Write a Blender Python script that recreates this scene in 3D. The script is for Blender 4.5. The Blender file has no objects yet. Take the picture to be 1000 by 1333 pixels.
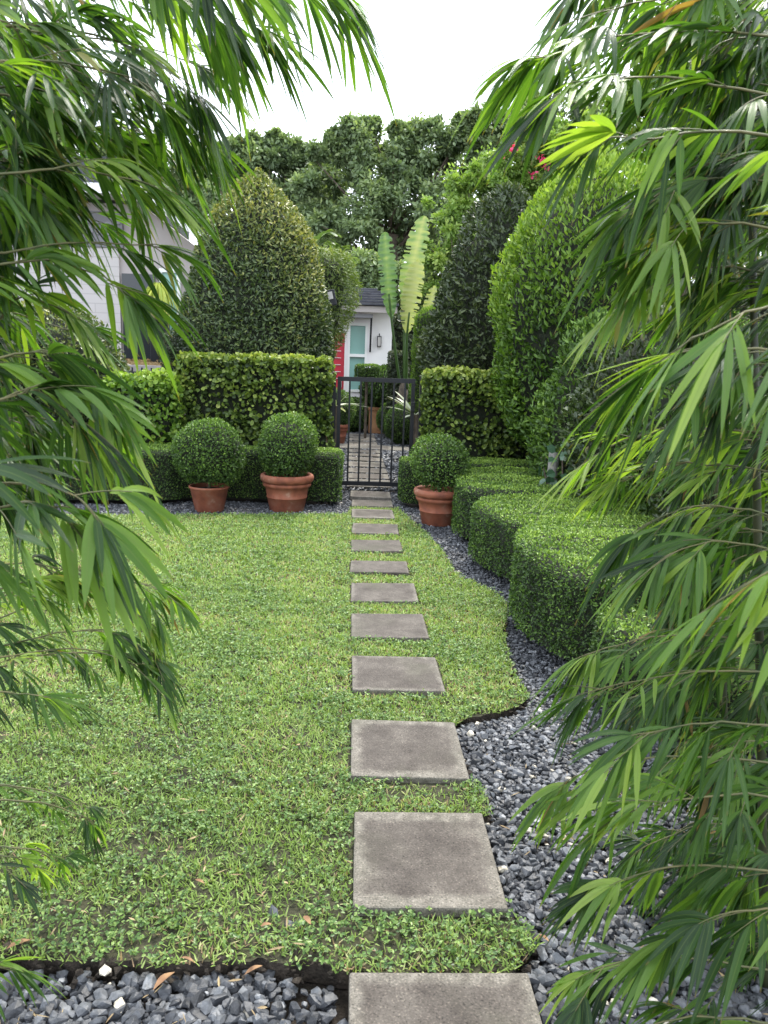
import bpy, bmesh, math
import numpy as np
from math import radians as R, pi, sin, cos

S = bpy.context.scene
COL = S.collection
rng = np.random.default_rng(7)

# ------------------------------------------------------------------ camera
EYE = 1.55
FPX = 1000.0                                   # focal length in pixels of a 1000 x 1333 frame
_d = np.array([(457.0-500)/FPX, (666.5-474)/FPX, -1.0]); _d /= np.linalg.norm(_d)
_h = np.array([1.0, -math.tan(R(2.0)), 0.0])
_z = np.cross(_h, _d); _z /= np.linalg.norm(_z)
if _z[1] < 0: _z = -_z
_x = np.cross(_d, _z)
CM = np.array([_x, _d, _z])                    # camera axes -> world axes
cam_data = bpy.data.cameras.new("camera")
cam_data.sensor_fit = 'VERTICAL'; cam_data.sensor_height = 36.0
cam_data.lens = 36.0*FPX/1333.0
cam_data.clip_start = 0.05; cam_data.clip_end = 500
cam_data.dof.use_dof = True; cam_data.dof.focus_distance = 5.5; cam_data.dof.aperture_fstop = 11
cam = bpy.data.objects.new("camera", cam_data); COL.objects.link(cam)
from mathutils import Matrix, Vector
m4 = Matrix.Identity(4)
for i in range(3):
    for j in range(3): m4[i][j] = CM[i][j]
m4[2][3] = EYE
cam.matrix_world = m4
S.camera = cam

def at(px, py, Y):
    """world point seen at a pixel of the 1000 x 1333 photo, at distance Y along the path"""
    r = CM @ np.array([(px-500)/FPX, (666.5-py)/FPX, -1.0])
    return np.array([0, 0, EYE]) + r*(Y/r[1])

# ------------------------------------------------------------------ sky, sun, exposure
SUN_EL, SUN_AZ = R(56), R(22)                 # azimuth from +Y, positive to the right
W = bpy.data.worlds.new("World"); S.world = W; W.use_nodes = True
nt = W.node_tree; nt.nodes.clear()
out = nt.nodes.new('ShaderNodeOutputWorld'); bg = nt.nodes.new('ShaderNodeBackground')
sky = nt.nodes.new('ShaderNodeTexSky'); sky.sky_type = 'NISHITA'; sky.sun_disc = False
sky.sun_elevation = SUN_EL; sky.sun_rotation = SUN_AZ; sky.air_density = 1.3; sky.dust_density = 3.0
mx = nt.nodes.new('ShaderNodeMix'); mx.data_type = 'RGBA'
tc = nt.nodes.new('ShaderNodeTexCoord'); ns = nt.nodes.new('ShaderNodeTexNoise')
ns.inputs['Scale'].default_value = 1.6; ns.inputs['Detail'].default_value = 6
rp = nt.nodes.new('ShaderNodeMapRange'); rp.inputs[1].default_value = .3; rp.inputs[2].default_value = .65
rp.inputs[3].default_value = .68; rp.inputs[4].default_value = .92
nt.links.new(tc.outputs['Generated'], ns.inputs['Vector']); nt.links.new(ns.outputs['Fac'], rp.inputs[0])
nt.links.new(rp.outputs[0], mx.inputs[0]); nt.links.new(sky.outputs[0], mx.inputs[6])
mx.inputs[7].default_value = (8.8, 9.4, 10.4, 1)   # bright thin overcast
nt.links.new(mx.outputs[2], bg.inputs['Color']); bg.inputs['Strength'].default_value = 0.13
nt.links.new(bg.outputs[0], out.inputs[0])
sl = bpy.data.lights.new("sun", 'SUN'); sl.energy = 2.2; sl.angle = R(12); sl.color = (1, .95, .86)
so = bpy.data.objects.new("sun", sl); COL.objects.link(so)
sd = Vector((sin(SUN_AZ)*cos(SUN_EL), cos(SUN_AZ)*cos(SUN_EL), sin(SUN_EL)))
so.rotation_euler = sd.to_track_quat('Z', 'Y').to_euler()
S.view_settings.view_transform = 'Standard'; S.view_settings.look = 'None'
S.view_settings.exposure = 1.38; S.view_settings.gamma = 1
S.render.engine = 'CYCLES'
S.cycles.use_denoising = True
S.cycles.max_bounces = 8; S.cycles.diffuse_bounces = 4; S.cycles.glossy_bounces = 3
S.cycles.transmission_bounces = 6; S.cycles.transparent_max_bounces = 8
S.cycles.sample_clamp_indirect = 6

# ------------------------------------------------------------------ materials
def mat(name, col=(.5, .5, .5), rough=.7, metal=0, spec=.5):
    m = bpy.data.materials.new(name); m.use_nodes = True
    b = m.node_tree.nodes['Principled BSDF']
    b.inputs['Base Color'].default_value = (*col, 1); b.inputs['Roughness'].default_value = rough
    b.inputs['Metallic'].default_value = metal; b.inputs['Specular IOR Level'].default_value = spec
    return m
def ND(m, t, **kw):
    n = m.node_tree.nodes.new(t)
    for k, v in kw.items(): setattr(n, k, v)
    return n
def LK(m, a, b): m.node_tree.links.new(a, b)
def ramp(m, src, stops):
    r = ND(m, 'ShaderNodeValToRGB'); e = r.color_ramp.elements
    while len(e) < len(stops): e.new(.5)
    for i, (p, c) in enumerate(stops): e[i].position = p; e[i].color = (*c, 1)
    LK(m, src, r.inputs[0]); return r.outputs[0]
def noise(m, scale, detail=4, rough=.55, coord='Object'):
    t = ND(m, 'ShaderNodeTexCoord'); n = ND(m, 'ShaderNodeTexNoise')
    n.inputs['Scale'].default_value = scale; n.inputs['Detail'].default_value = detail
    n.inputs['Roughness'].default_value = rough
    LK(m, t.outputs[coord], n.inputs['Vector']); return n.outputs['Fac']
def bump(m, h, strength=.4, dist=.01):
    b = ND(m, 'ShaderNodeBump'); b.inputs['Strength'].default_value = strength; b.inputs['Distance'].default_value = dist
    LK(m, h, b.inputs['Height']); LK(m, b.outputs[0], m.node_tree.nodes['Principled BSDF'].inputs['Normal'])
def rough_mat(name, stops, scale=6, detail=6, rough=.85, bstr=.4, bdist=.01, bscale=None, spec=.4):
    m = mat(name, rough=rough, spec=spec)
    LK(m, ramp(m, noise(m, scale, detail), stops), m.node_tree.nodes['Principled BSDF'].inputs['Base Color'])
    if bstr: bump(m, noise(m, bscale or scale*4, 6), bstr, bdist)
    return m
def leafmat(name, stops, trans=.3, rough=.45, spec=.5, tint=(1.25, 1.35, .6), tips=False):
    """stops: ramp over the per-leaf value 'rnd'; light passes through the leaves"""
    m = mat(name, rough=rough, spec=spec); b = m.node_tree.nodes['Principled BSDF']
    a = ND(m, 'ShaderNodeAttribute', attribute_name='rnd')
    c = ramp(m, a.outputs['Fac'], stops)
    if tips:                                    # yellow midrib, dry yellow-brown tip
        u = ND(m, 'ShaderNodeAttribute', attribute_name='lu'); v = ND(m, 'ShaderNodeAttribute', attribute_name='lv')
        ab = ND(m, 'ShaderNodeMath', operation='ABSOLUTE'); LK(m, u.outputs['Fac'], ab.inputs[0])
        w = ND(m, 'ShaderNodeMapRange'); w.inputs[1].default_value = .0; w.inputs[2].default_value = .16
        w.inputs[3].default_value = .45; w.inputs[4].default_value = 0; LK(m, ab.outputs[0], w.inputs[0])
        x = ND(m, 'ShaderNodeMix', data_type='RGBA'); LK(m, w.outputs[0], x.inputs[0]); LK(m, c, x.inputs[6])
        x.inputs[7].default_value = (.14, .20, .05, 1)
        t = ND(m, 'ShaderNodeMapRange'); t.inputs[1].default_value = .93; t.inputs[2].default_value = 1.0; LK(m, v.outputs['Fac'], t.inputs[0])
        y = ND(m, 'ShaderNodeMix', data_type='RGBA'); LK(m, t.outputs[0], y.inputs[0]); LK(m, x.outputs[2], y.inputs[6])
        y.inputs[7].default_value = (.20, .13, .04, 1); c = y.outputs[2]
        sn = ND(m, 'ShaderNodeMath', operation='SINE'); mu = ND(m, 'ShaderNodeMath', operation='MULTIPLY'); mu.inputs[1].default_value = 34
        LK(m, u.outputs['Fac'], mu.inputs[0]); LK(m, mu.outputs[0], sn.inputs[0]); bump(m, sn.outputs[0], .25, .001)
    LK(m, c, b.inputs['Base Color'])
    t = ND(m, 'ShaderNodeBsdfTranslucent'); ml = ND(m, 'ShaderNodeMix', data_type='RGBA', blend_type='MULTIPLY')
    ml.inputs[0].default_value = 1; LK(m, c, ml.inputs[6]); ml.inputs[7].default_value = (*tint, 1)
    LK(m, ml.outputs[2], t.inputs['Color'])
    s = ND(m, 'ShaderNodeMixShader'); s.inputs[0].default_value = trans
    o = m.node_tree.nodes['Material Output']
    LK(m, b.outputs[0], s.inputs[1]); LK(m, t.outputs[0], s.inputs[2]); LK(m, s.outputs[0], o.inputs['Surface'])
    return m

M = {}
M['bamboo'] = leafmat('bamboo_leaf', [(0, (.013, .036, .010)), (.3, (.030, .076, .015)), (.52, (.070, .148, .024)), (.72, (.145, .245, .038)), (.95, (.25, .34, .07)), (.985, (.24, .23, .05)), (1, (.24, .14, .05))], .44, .36, .38, (1.9, 2.0, .6), True)
M['tall_hedge'] = leafmat('hedge_leaf_round', [(0, (.030, .055, .014)), (.35, (.095, .15, .026)), (.75, (.24, .31, .055)), (1, (.38, .42, .11))], .28, .42, .35)
M['box'] = leafmat('box_leaf', [(0, (.020, .042, .012)), (.35, (.055, .11, .022)), (.7, (.13, .23, .035)), (1, (.28, .40, .07))], .25, .45, .35)
M['cone_left'] = leafmat('cone_leaf_warm', [(0, (.026, .045, .018)), (.35, (.060, .098, .030)), (.65, (.14, .18, .05)), (1, (.36, .34, .09))], .25, .4)
M['cone_dark'] = leafmat('cone_leaf_dark', [(0, (.020, .032, .014)), (.5, (.045, .070, .024)), (.88, (.10, .13, .04)), (1, (.20, .15, .07))], .18, .40)
M['bright'] = leafmat('bright_leaf', [(0, (.035, .08, .014)), (.45, (.12, .22, .025)), (1, (.34, .46, .07))], .32, .42, .35)
M['tree_dark'] = leafmat('tree_leaf', [(0, (.075, .115, .058)), (.5, (.165, .23, .105)), (1, (.35, .42, .19))], .3, .5)  # paled, less saturated leaf colour stands in for distance haze
M['tree_light'] = leafmat('tree_leaf_light', [(0, (.08, .15, .03)), (.5, (.19, .30, .06)), (1, (.36, .45, .12))], .35, .5)
M['yellow'] = leafmat('yellow_green_leaf', [(0, (.06, .10, .02)), (.6, (.14, .20, .035)), (1, (.28, .28, .07))], .3, .5)
M['palm'] = leafmat('palm_leaf', [(0, (.06, .12, .025)), (1, (.17, .24, .05))], .35, .4)
M['ponytail'] = leafmat('ponytail_leaf', [(0, (.28, .38, .04)), (1, (.65, .66, .12))], .35, .4)
M['traveller'] = leafmat('banana_leaf', [(0, (.06, .13, .05)), (.5, (.15, .24, .08)), (1, (.36, .38, .15))], .35, .4)
M['clusia'] = leafmat('clusia_leaf', [(0, (.04, .09, .05)), (1, (.08, .16, .08))], .1, .35)
M['agave'] = leafmat('variegated_blade', [(0, (.35, .42, .28)), (1, (.62, .64, .50))], .2, .4)
M['grass'] = leafmat('grass_blade', [(0, (.06, .10, .025)), (.3, (.145, .215, .050)), (.62, (.24, .36, .085)), (.88, (.38, .47, .16)), (.97, (.50, .46, .26)), (1, (.32, .22, .13))], .3, .55, .3)
M['clover'] = leafmat('clover_leaf', [(0, (.04, .085, .025)), (.5, (.11, .20, .05)), (1, (.29, .40, .12))], .28, .42, .4)
M['flower'] = leafmat('pink_bract', [(0, (.6, .03, .15)), (1, (.75, .08, .25))], .3, .6)
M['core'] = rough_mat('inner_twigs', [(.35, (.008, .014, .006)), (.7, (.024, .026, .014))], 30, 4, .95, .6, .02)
M['bark'] = rough_mat('bark', [(.3, (.05, .04, .03)), (.7, (.14, .11, .08))], 8, 8, .9, .6, .02)
M['culm'] = rough_mat('bamboo_culm', [(.3, (.018, .024, .012)), (.7, (.05, .055, .025))], 5, 4, .45, .1, .003)
M['twig'] = rough_mat('bamboo_twig', [(.3, (.055, .07, .025)), (.7, (.14, .125, .05))], 12, 4, .6, 0)
M['soil'] = rough_mat('soil', [(.3, (.014, .011, .008)), (.55, (.040, .031, .023)), (.8, (.085, .068, .05))], 22, 8, .95, .9, .02, 60)
M['turf'] = rough_mat('turf_base', [(.3, (.018, .018, .010)), (.55, (.045, .045, .022)), (.8, (.10, .085, .05))], 45, 8, .95, .9, .01, 120)
M['terracotta'] = rough_mat('terracotta', [(.28, (.12, .040, .026)), (.5, (.25, .080, .042)), (.62, (.26, .105, .065)), (.74, (.40, .26, .19))], 7, 10, .75, .25, .004, 60)
M['black'] = rough_mat('black_metal', [(.3, (.004, .005, .008)), (.7, (.008, .009, .013))], 30, 4, .45, .08, .002)
M['white_wall'] = rough_mat('white_stucco', [(.3, (.76, .73, .73)), (.7, (.84, .81, .80))], 2, 6, .85, .15, .004, 90)
M['white_paint'] = mat('white_paint', (.8, .8, .78), .5)
M['grey_wall'] = rough_mat('grey_stucco', [(.3, (.36, .32, .31)), (.7, (.44, .40, .385))], 2, 6, .9, .2, .004, 60)
M['grey_band'] = rough_mat('slate_grey_paint', [(.3, (.17, .165, .175)), (.7, (.21, .205, .215))], 2, 6, .8, .1, .004, 60)
M['relief'] = mat('number_relief', (.23, .225, .235), .8)
M['roof'] = rough_mat('roof_tile', [(.3, (.030, .032, .042)), (.7, (.065, .068, .085))], 6, 6, .6, .3, .01)
M['red'] = mat('red_paint', (.50, .022, .045), .4)
M['frost'] = mat('frosted_glass', (.22, .40, .36), .25)
M['glass_dark'] = mat('dark_glass', (.03, .035, .04), .08)
M['chips'] = rough_mat('wood_chips', [(.3, (.25, .16, .07)), (.6, (.48, .34, .17))], 40, 3, .9, .8, .02)
M['bulb'] = rough_mat('swollen_trunk', [(.3, (.24, .17, .11)), (.7, (.42, .31, .2))], 16, 6, .9, .5, .01)
M['post'] = rough_mat('weathered_post', [(.3, (.10, .10, .09)), (.7, (.24, .23, .2))], 30, 6, .9, .6, .01)
M['rust'] = rough_mat('rusty_planter', [(.3, (.16, .07, .03)), (.7, (.36, .19, .09))], 5, 6, .85, .3, .01)
M['lit'] = mat('lamp_glow', (1, 1, 1)); M['lit'].node_tree.nodes['Principled BSDF'].inputs['Emission Color'].default_value = (1, .95, .85, 1); M['lit'].node_tree.nodes['Principled BSDF'].inputs['Emission Strength'].default_value = 1.6
M['lamp_glass'] = mat('lamp_glass', (.45, .42, .40), .15)
M['dead'] = rough_mat('dry_leaf', [(.3, (.13, .06, .03)), (.7, (.30, .18, .09))], 20, 4, .8, 0)
M['straw'] = rough_mat('straw', [(.3, (.10, .06, .03)), (.6, (.34, .26, .14))], 9, 3, .8, 0)
# white brick
def brick():
    m = mat('white_brick', rough=.8); t = ND(m, 'ShaderNodeTexCoord'); mp = ND(m, 'ShaderNodeMapping'); mp.inputs['Rotation'].default_value = (R(90), 0, 0)
    b = ND(m, 'ShaderNodeTexBrick'); b.inputs['Scale'].default_value = 1; b.inputs['Brick Width'].default_value = .42; b.inputs['Row Height'].default_value = .15
    b.inputs['Mortar Size'].default_value = .008; b.inputs['Color1'].default_value = (.50, .47, .455, 1); b.inputs['Color2'].default_value = (.48, .45, .44, 1); b.inputs['Mortar'].default_value = (.40, .375, .365, 1)
    LK(m, t.outputs['Object'], mp.inputs[0]); LK(m, mp.outputs[0], b.inputs['Vector']); LK(m, b.outputs['Color'], m.node_tree.nodes['Principled BSDF'].inputs['Base Color'])
    bump(m, b.outputs['Fac'], -.6, .01); return m
M['brick'] = brick()
# stepping stone: brownish grey concrete with a paler worn margin
def slabmat():
    m = mat('concrete_slab', rough=.85, spec=.3); t = ND(m, 'ShaderNodeTexCoord')
    sx = ND(m, 'ShaderNodeSeparateXYZ'); LK(m, t.outputs['Object'], sx.inputs[0])
    def mth(op, a, b=None):
        n = ND(m, 'ShaderNodeMath', operation=op)
        for i, v in enumerate((a, b)):
            if v is None: continue
            if isinstance(v, (int, float)): n.inputs[i].default_value = v
            else: LK(m, v, n.inputs[i])
        return n.outputs[0]
    ax = mth('DIVIDE', mth('ABSOLUTE', sx.outputs[0]), .228); ay = mth('DIVIDE', mth('ABSOLUTE', sx.outputs[1]), .228)
    e = mth('MAXIMUM', ax, ay)
    info = ND(m, 'ShaderNodeObjectInfo')
    nv = ND(m, 'ShaderNodeTexNoise', noise_dimensions='4D'); nv.inputs['Scale'].default_value = 9; nv.inputs['Detail'].default_value = 10; nv.inputs['Roughness'].default_value = .68
    LK(m, t.outputs['Object'], nv.inputs['Vector']); LK(m, mth('MULTIPLY', info.outputs['Random'], 50.0), nv.inputs['W'])
    e2 = mth('ADD', mth('ADD', e, mth('MULTIPLY', mth('SUBTRACT', info.outputs['Random'], .55), .16)), mth('MULTIPLY', mth('SUBTRACT', nv.outputs['Fac'], .5), .38))
    mr = ND(m, 'ShaderNodeMapRange'); mr.inputs[1].default_value = .82; mr.inputs[2].default_value = .96; LK(m, e2, mr.inputs[0])
    base = ramp(m, nv.outputs['Fac'], [(.30, (.048, .040, .034)), (.5, (.080, .069, .059)), (.70, (.130, .115, .098))])
    edge = ramp(m, noise(m, 25, 6), [(.3, (.095, .085, .07)), (.7, (.20, .183, .155))])
    x = ND(m, 'ShaderNodeMix', data_type='RGBA'); LK(m, mr.outputs[0], x.inputs[0]); LK(m, base, x.inputs[6]); LK(m, edge, x.inputs[7])
    n2 = ND(m, 'ShaderNodeTexNoise'); n2.inputs['Scale'].default_value = 170; n2.inputs['Detail'].default_value = 3; LK(m, t.outputs['Object'], n2.inputs['Vector'])
    sp = ramp(m, n2.outputs['Fac'], [(.30, (.35, .35, .35)), (.40, (.88, .88, .88)), (.6, (1.1, 1.1, 1.1)), (.70, (1.9, 1.85, 1.8))])
    y = ND(m, 'ShaderNodeMix', data_type='RGBA', blend_type='MULTIPLY'); y.inputs[0].default_value = 1; LK(m, x.outputs[2], y.inputs[6]); LK(m, sp, y.inputs[7])
    n3 = ND(m, 'ShaderNodeTexNoise', noise_dimensions='4D'); n3.inputs['Scale'].default_value = 3; n3.inputs['Detail'].default_value = 6; LK(m, t.outputs['Object'], n3.inputs['Vector']); LK(m, mth('MULTIPLY', info.outputs['Random'], 91.0), n3.inputs['W'])
    z = ND(m, 'ShaderNodeMix', data_type='RGBA'); LK(m, ramp(m, n3.outputs['Fac'], [(.52, (0, 0, 0)), (.72, (.5, .5, .5))]), z.inputs[0]); LK(m, y.outputs[2], z.inputs[6]); z.inputs[7].default_value = (.075, .075, .05, 1)
    LK(m, z.outputs[2], m.node_tree.nodes['Principled BSDF'].inputs['Base Color'])
    bump(m, n2.outputs['Fac'], .8, .004); return m
M['slab'] = slabmat()
def pebblemat():
    m = mat('slate_pebble', rough=.5, spec=.45); a = ND(m, 'ShaderNodeAttribute', attribute_name='rnd')
    c = ramp(m, a.outputs['Fac'], [(0, (.012, .013, .016)), (.35, (.050, .053, .060)), (.7, (.120, .127, .138)), (.93, (.25, .255, .265)), (.96, (.40, .36, .28)), (1, (.58, .53, .44))])
    x = ND(m, 'ShaderNodeMix', data_type='RGBA', blend_type='MULTIPLY'); x.inputs[0].default_value = 1
    LK(m, c, x.inputs[6]); LK(m, ramp(m, noise(m, 70, 6), [(.3, (.6, .6, .6)), (.7, (1.35, 1.35, 1.35))]), x.inputs[7])
    LK(m, x.outputs[2], m.node_tree.nodes['Principled BSDF'].inputs['Base Color']); bump(m, noise(m, 160, 5), .4, .004); return m
M['pebble'] = pebblemat()

# ------------------------------------------------------------------ helpers
def tag(o, label=None, cat=None, group=None, kind=None):
    if label: o['label'] = label
    if cat: o['category'] = cat
    if group: o['group'] = group
    if kind: o['kind'] = kind
    return o
def link(name, me, m, parent=None):
    o = bpy.data.objects.new(name, me); COL.objects.link(o)
    if m is not None and not me.materials: me.materials.append(m)
    if parent is not None: o.parent = parent
    return o
def empty(name, loc=(0, 0, 0), rz=0, **kw):
    o = bpy.data.objects.new(name, None); COL.objects.link(o); o.location = loc; o.rotation_euler.z = rz
    o.empty_display_size = .1
    tag(o, **kw); return o
def mesh_np(name, V, F, m, parent=None, smooth=False, attrs=None):
    """V (n,3), F (k,4) or (k,3) numpy"""
    V = np.asarray(V, np.float32); F = np.asarray(F, np.int32); k = F.shape[1]
    me = bpy.data.meshes.new(name)
    me.vertices.add(len(V)); me.vertices.foreach_set('co', V.ravel())
    me.loops.add(F.size); me.loops.foreach_set('vertex_index', F.ravel())
    me.polygons.add(len(F)); me.polygons.foreach_set('loop_start', np.arange(0, F.size, k, dtype=np.int32))
    me.polygons.foreach_set('use_smooth', np.full(len(F), bool(smooth)))
    for an, av in (attrs or {}).items():
        a = me.attributes.new(an, 'FLOAT', 'POINT'); a.data.foreach_set('value', np.asarray(av, np.float32).ravel())
    me.update(calc_edges=True)
    return link(name, me, m, parent)
def nrm(a): return a/np.maximum(np.linalg.norm(a, axis=-1, keepdims=True), 1e-9)
T_DIAM = (np.array([[0, 0, 0], [.5, .5, .12], [0, 1, 0], [-.5, .5, .12]]), np.array([[0, 1, 2, 3]]))
T_LEAF = (np.array([[0, 0, 0], [.36, .28, .10], [.42, .62, .12], [0, 1, -.05], [-.42, .62, .12], [-.36, .28, .10]]), np.array([[0, 1, 2, 3], [0, 3, 4, 5]]))
T_ROUND = (np.array([[0, 0, 0], [.45, .22, .12], [.5, .62, .15], [0, 1, 0], [-.5, .62, .15], [-.45, .22, .12]]), np.array([[0, 1, 2, 3], [0, 3, 4, 5]]))
T_BLADE = (np.array([[-.5, 0, 0], [.5, 0, 0], [.42, .55, .10], [-.42, .55, .10], [.06, 1, .0], [-.06, 1, .0]]), np.array([[0, 1, 2, 3], [3, 2, 4, 5]]))
def leaves(T, P, D, Nn, L, Wd, rnd=None):
    """leaf cards: P root, D direction of tip, Nn approximate face normal"""
    tv, tf = T; n = len(P); D = nrm(D); X = nrm(np.cross(D, Nn)); Z = np.cross(X, D)
    L = np.broadcast_to(L, n); Wd = np.broadcast_to(Wd, n)
    V = (P[:, None, :] + X[:, None, :]*(tv[None, :, 0:1]*Wd[:, None, None]) + D[:, None, :]*(tv[None, :, 1:2]*L[:, None, None])
         + Z[:, None, :]*(tv[None, :, 2:3]*Wd[:, None, None]))
    F = (tf[None]+(np.arange(n)*len(tv))[:, None, None]).reshape(-1, 4)
    if rnd is None: rnd = rng.random(n)
    return V.reshape(-1, 3), F, np.repeat(np.clip(rnd, 0, 1), len(tv))
def leafobj(name, T, P, D, Nn, L, Wd, m, parent=None, rnd=None):
    V, F, r = leaves(T, P, D, Nn, L, Wd, rnd)
    return mesh_np(name, V, F, m, parent, False, {'rnd': r})
def lump(P, s, seed=0.0):
    """cheap smooth noise -1..1"""
    x, y, z = (P*s).T
    return (np.sin(x*1.7+y*2.3+seed)+np.sin(y*3.1-z*1.9+seed*2.1)+np.sin(z*2.7+x*1.3+seed*.7)+.7*np.sin(x*5.3+z*4.1+seed)*np.sin(y*4.7-seed))/3.2
def inpoly(x, y, poly):
    poly = np.asarray(poly, float); r = np.zeros(len(x), bool); j = len(poly)-1
    for i in range(len(poly)):
        xi, yi = poly[i]; xj, yj = poly[j]
        c = ((yi > y) != (yj > y)) & (x < (xj-xi)*(y-yi)/((yj-yi) if yj != yi else 1e-9)+xi); r ^= c; j = i
    return r
def smoothpoly(p, it=2):
    p = np.asarray(p, float)
    for _ in range(it):
        q = np.roll(p, -1, 0); p = np.stack([p*.75+q*.25, p*.25+q*.75], 1).reshape(-1, 2)
    return p
class MB:
    def __init__(s): s.bm = bmesh.new()
    def box(s, c, d, bevel=0, rot=None):
        r = bmesh.ops.create_cube(s.bm, size=1); vs = r['verts']
        bmesh.ops.scale(s.bm, vec=d, verts=vs)
        if bevel:
            es = list({e for v in vs for e in v.link_edges}); bb = bmesh.ops.bevel(s.bm, geom=es, offset=bevel, segments=2, affect='EDGES', profile=.5)
            vs = list({v for f in bb['faces'] for v in f.verts} | set(v for v in vs if v.is_valid))
            done = set(vs); st = list(vs)
            while st:
                v = st.pop()
                for e in v.link_edges:
                    o = e.other_vert(v)
                    if o not in done: done.add(o); st.append(o)
            vs = list(done)
        if rot is not None: bmesh.ops.rotate(s.bm, cent=(0, 0, 0), matrix=rot, verts=vs)
        bmesh.ops.translate(s.bm, vec=c, verts=vs); return s
    def box2(s, a, b, bevel=0):
        a = np.array(a, float); b = np.array(b, float); return s.box(tuple((a+b)/2), tuple(np.abs(b-a)), bevel)
    def tube(s, pts, rad, n=8):
        pts = [Vector(p) for p in pts]; rads = rad if hasattr(rad, '__len__') else [rad]*len(pts); prev = None; rings = []
        for i, p in enumerate(pts):
            t = (pts[min(i+1, len(pts)-1)]-pts[max(i-1, 0)]).normalized()
            if prev is None: a = t.orthogonal().normalized()
            else: a = (prev-t*prev.dot(t)).normalized()
            prev = a; b = t.cross(a)
            rings.append([s.bm.verts.new(p+(a*cos(2*pi*k/n)+b*sin(2*pi*k/n))*rads[i]) for k in range(n)])
        for A, B in zip(rings, rings[1:]):
            for k in range(n): s.bm.faces.new((A[k], A[(k+1) % n], B[(k+1) % n], B[k]))
        s.bm.faces.new(rings[0][::-1]); s.bm.faces.new(rings[-1]); return s
    def lathe(s, prof, c=(0, 0, 0), n=40):
        rings = [[s.bm.verts.new((c[0]+r*cos(2*pi*k/n), c[1]+r*sin(2*pi*k/n), c[2]+z)) for k in range(n)] for r, z in prof]
        for A, B in zip(rings, rings[1:]):
            for k in range(n): s.bm.faces.new((A[k], A[(k+1) % n], B[(k+1) % n], B[k]))
        s.bm.faces.new(rings[0][::-1]); s.bm.faces.new(rings[-1]); return s
    def prism(s, poly, z0, z1):
        a = [s.bm.verts.new((x, y, z0)) for x, y in poly]; b = [s.bm.verts.new((x, y, z1)) for x, y in poly]; n = len(a)
        for i in range(n): s.bm.faces.new((a[i], a[(i+1) % n], b[(i+1) % n], b[i]))
        s.bm.faces.new(a[::-1]); s.bm.faces.new(b); bmesh.ops.recalc_face_normals(s.bm, faces=s.bm.faces[:]); return s
    def build(s, name, m, parent=None, smooth=False):
        me = bpy.data.meshes.new(name); bmesh.ops.recalc_face_normals(s.bm, faces=s.bm.faces[:]); s.bm.to_mesh(me); s.bm.free()
        if smooth:
            for p in me.polygons: p.use_smooth = True
        return link(name, me, m, parent)

# ------------------------------------------------------------------ ground, lawn
g = MB().box((0, 60, -.35), (300, 200, .5)).build('ground', M['soil']); tag(g, kind='structure')
LAWN = [(-6, 1.86), (-2.2, 1.83), (-1.2, 1.80), (-.85, 1.83), (-.5, 1.79), (-.2, 1.81), (.03, 1.77), (.30, 1.76), (.47, 1.77), (.55, 1.86), (.52, 1.95), (.485, 2.0), (.485, 2.46), (.535, 2.50), (.525, 2.66), (.485, 2.72),
        (.485, 3.16), (.535, 3.25), (.66, 3.30), (.80, 3.38), (.90, 3.50), (.89, 3.75), (.90, 4.0), (.93, 4.25), (1.0, 4.6), (1.07, 4.9), (1.09, 5.15), (1.0, 5.4), (.87, 5.65), (.83, 5.85),
        (.83, 6.2), (.81, 6.6), (.77, 6.95), (.70, 7.5), (.62, 8.0), (.56, 8.45), (.05, 8.5), (.02, 8.05), (-.4, 7.95), (-1.2, 7.85), (-2.0, 7.72), (-2.7, 7.62), (-3.6, 7.4), (-6, 7.2)]
_e = []
for (xa, ya), (xb, yb) in zip(LAWN, LAWN[1:]+LAWN[:1]):
    k = max(1, int(math.hypot(xb-xa, yb-ya)/.025))
    for i in range(k): _e.append((xa+(xb-xa)*i/k, ya+(yb-ya)*i/k))
_e = np.array(_e); _e3 = np.column_stack([_e, 0*_e[:, 0]]); _e = _e+np.column_stack([lump(_e3, 14, 1), lump(_e3, 13, 5)])*.018+np.column_stack([lump(_e3, 45, 2), lump(_e3, 41, 7)])*.010
lb = MB().prism([tuple(q) for q in _e], -.09, -.026).build('lawn', M['turf']); tag(lb, kind='structure'); lb.data.materials.append(M['soil'])
for p_ in lb.data.polygons: p_.material_index = 0 if p_.normal.z > .5 else 1

# ------------------------------------------------------------------ stepping stones
SL = [(1.26, 1.736, .27, .47), (1.972, 2.472, .277, .455), (2.70, 3.18, .271, .46), (3.497, 3.953, .274, .455), (4.24, 4.675, .270, .455), (4.942, 5.367, .270, .455), (5.648, 6.03, .262, .45),
      (6.345, 6.768, .262, .44), (7.044, 7.486, .275, .445), (7.78, 8.27, .272, .445), (8.436, 8.857, .282, .465), (9.04, 9.50, .278, .49)]
SLAB_LBL = ['nearest stepping stone, cut by the bottom edge of the photo, greenish stains', 'large stepping stone with a worn pale margin, second from the bottom, beside the wide gravel',
            'stepping stone where the gravel bed first meets the path, third from the bottom', 'stepping stone level with the lawn corner by the gravel, fourth from the bottom',
            'fifth stepping stone from the bottom, set wholly in lawn', 'sixth stepping stone from the bottom, dark centre and pale rim', 'seventh stepping stone from the bottom, shallow and wide in the grass',
            'eighth stepping stone from the bottom, a little narrow', 'ninth stepping stone from the bottom, far part of the lawn', 'third stepping stone in front of the gate, at the end of the lawn',
            'second stepping stone in front of the gate', 'stepping stone right in front of the black gate']
SLABS = []
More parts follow.
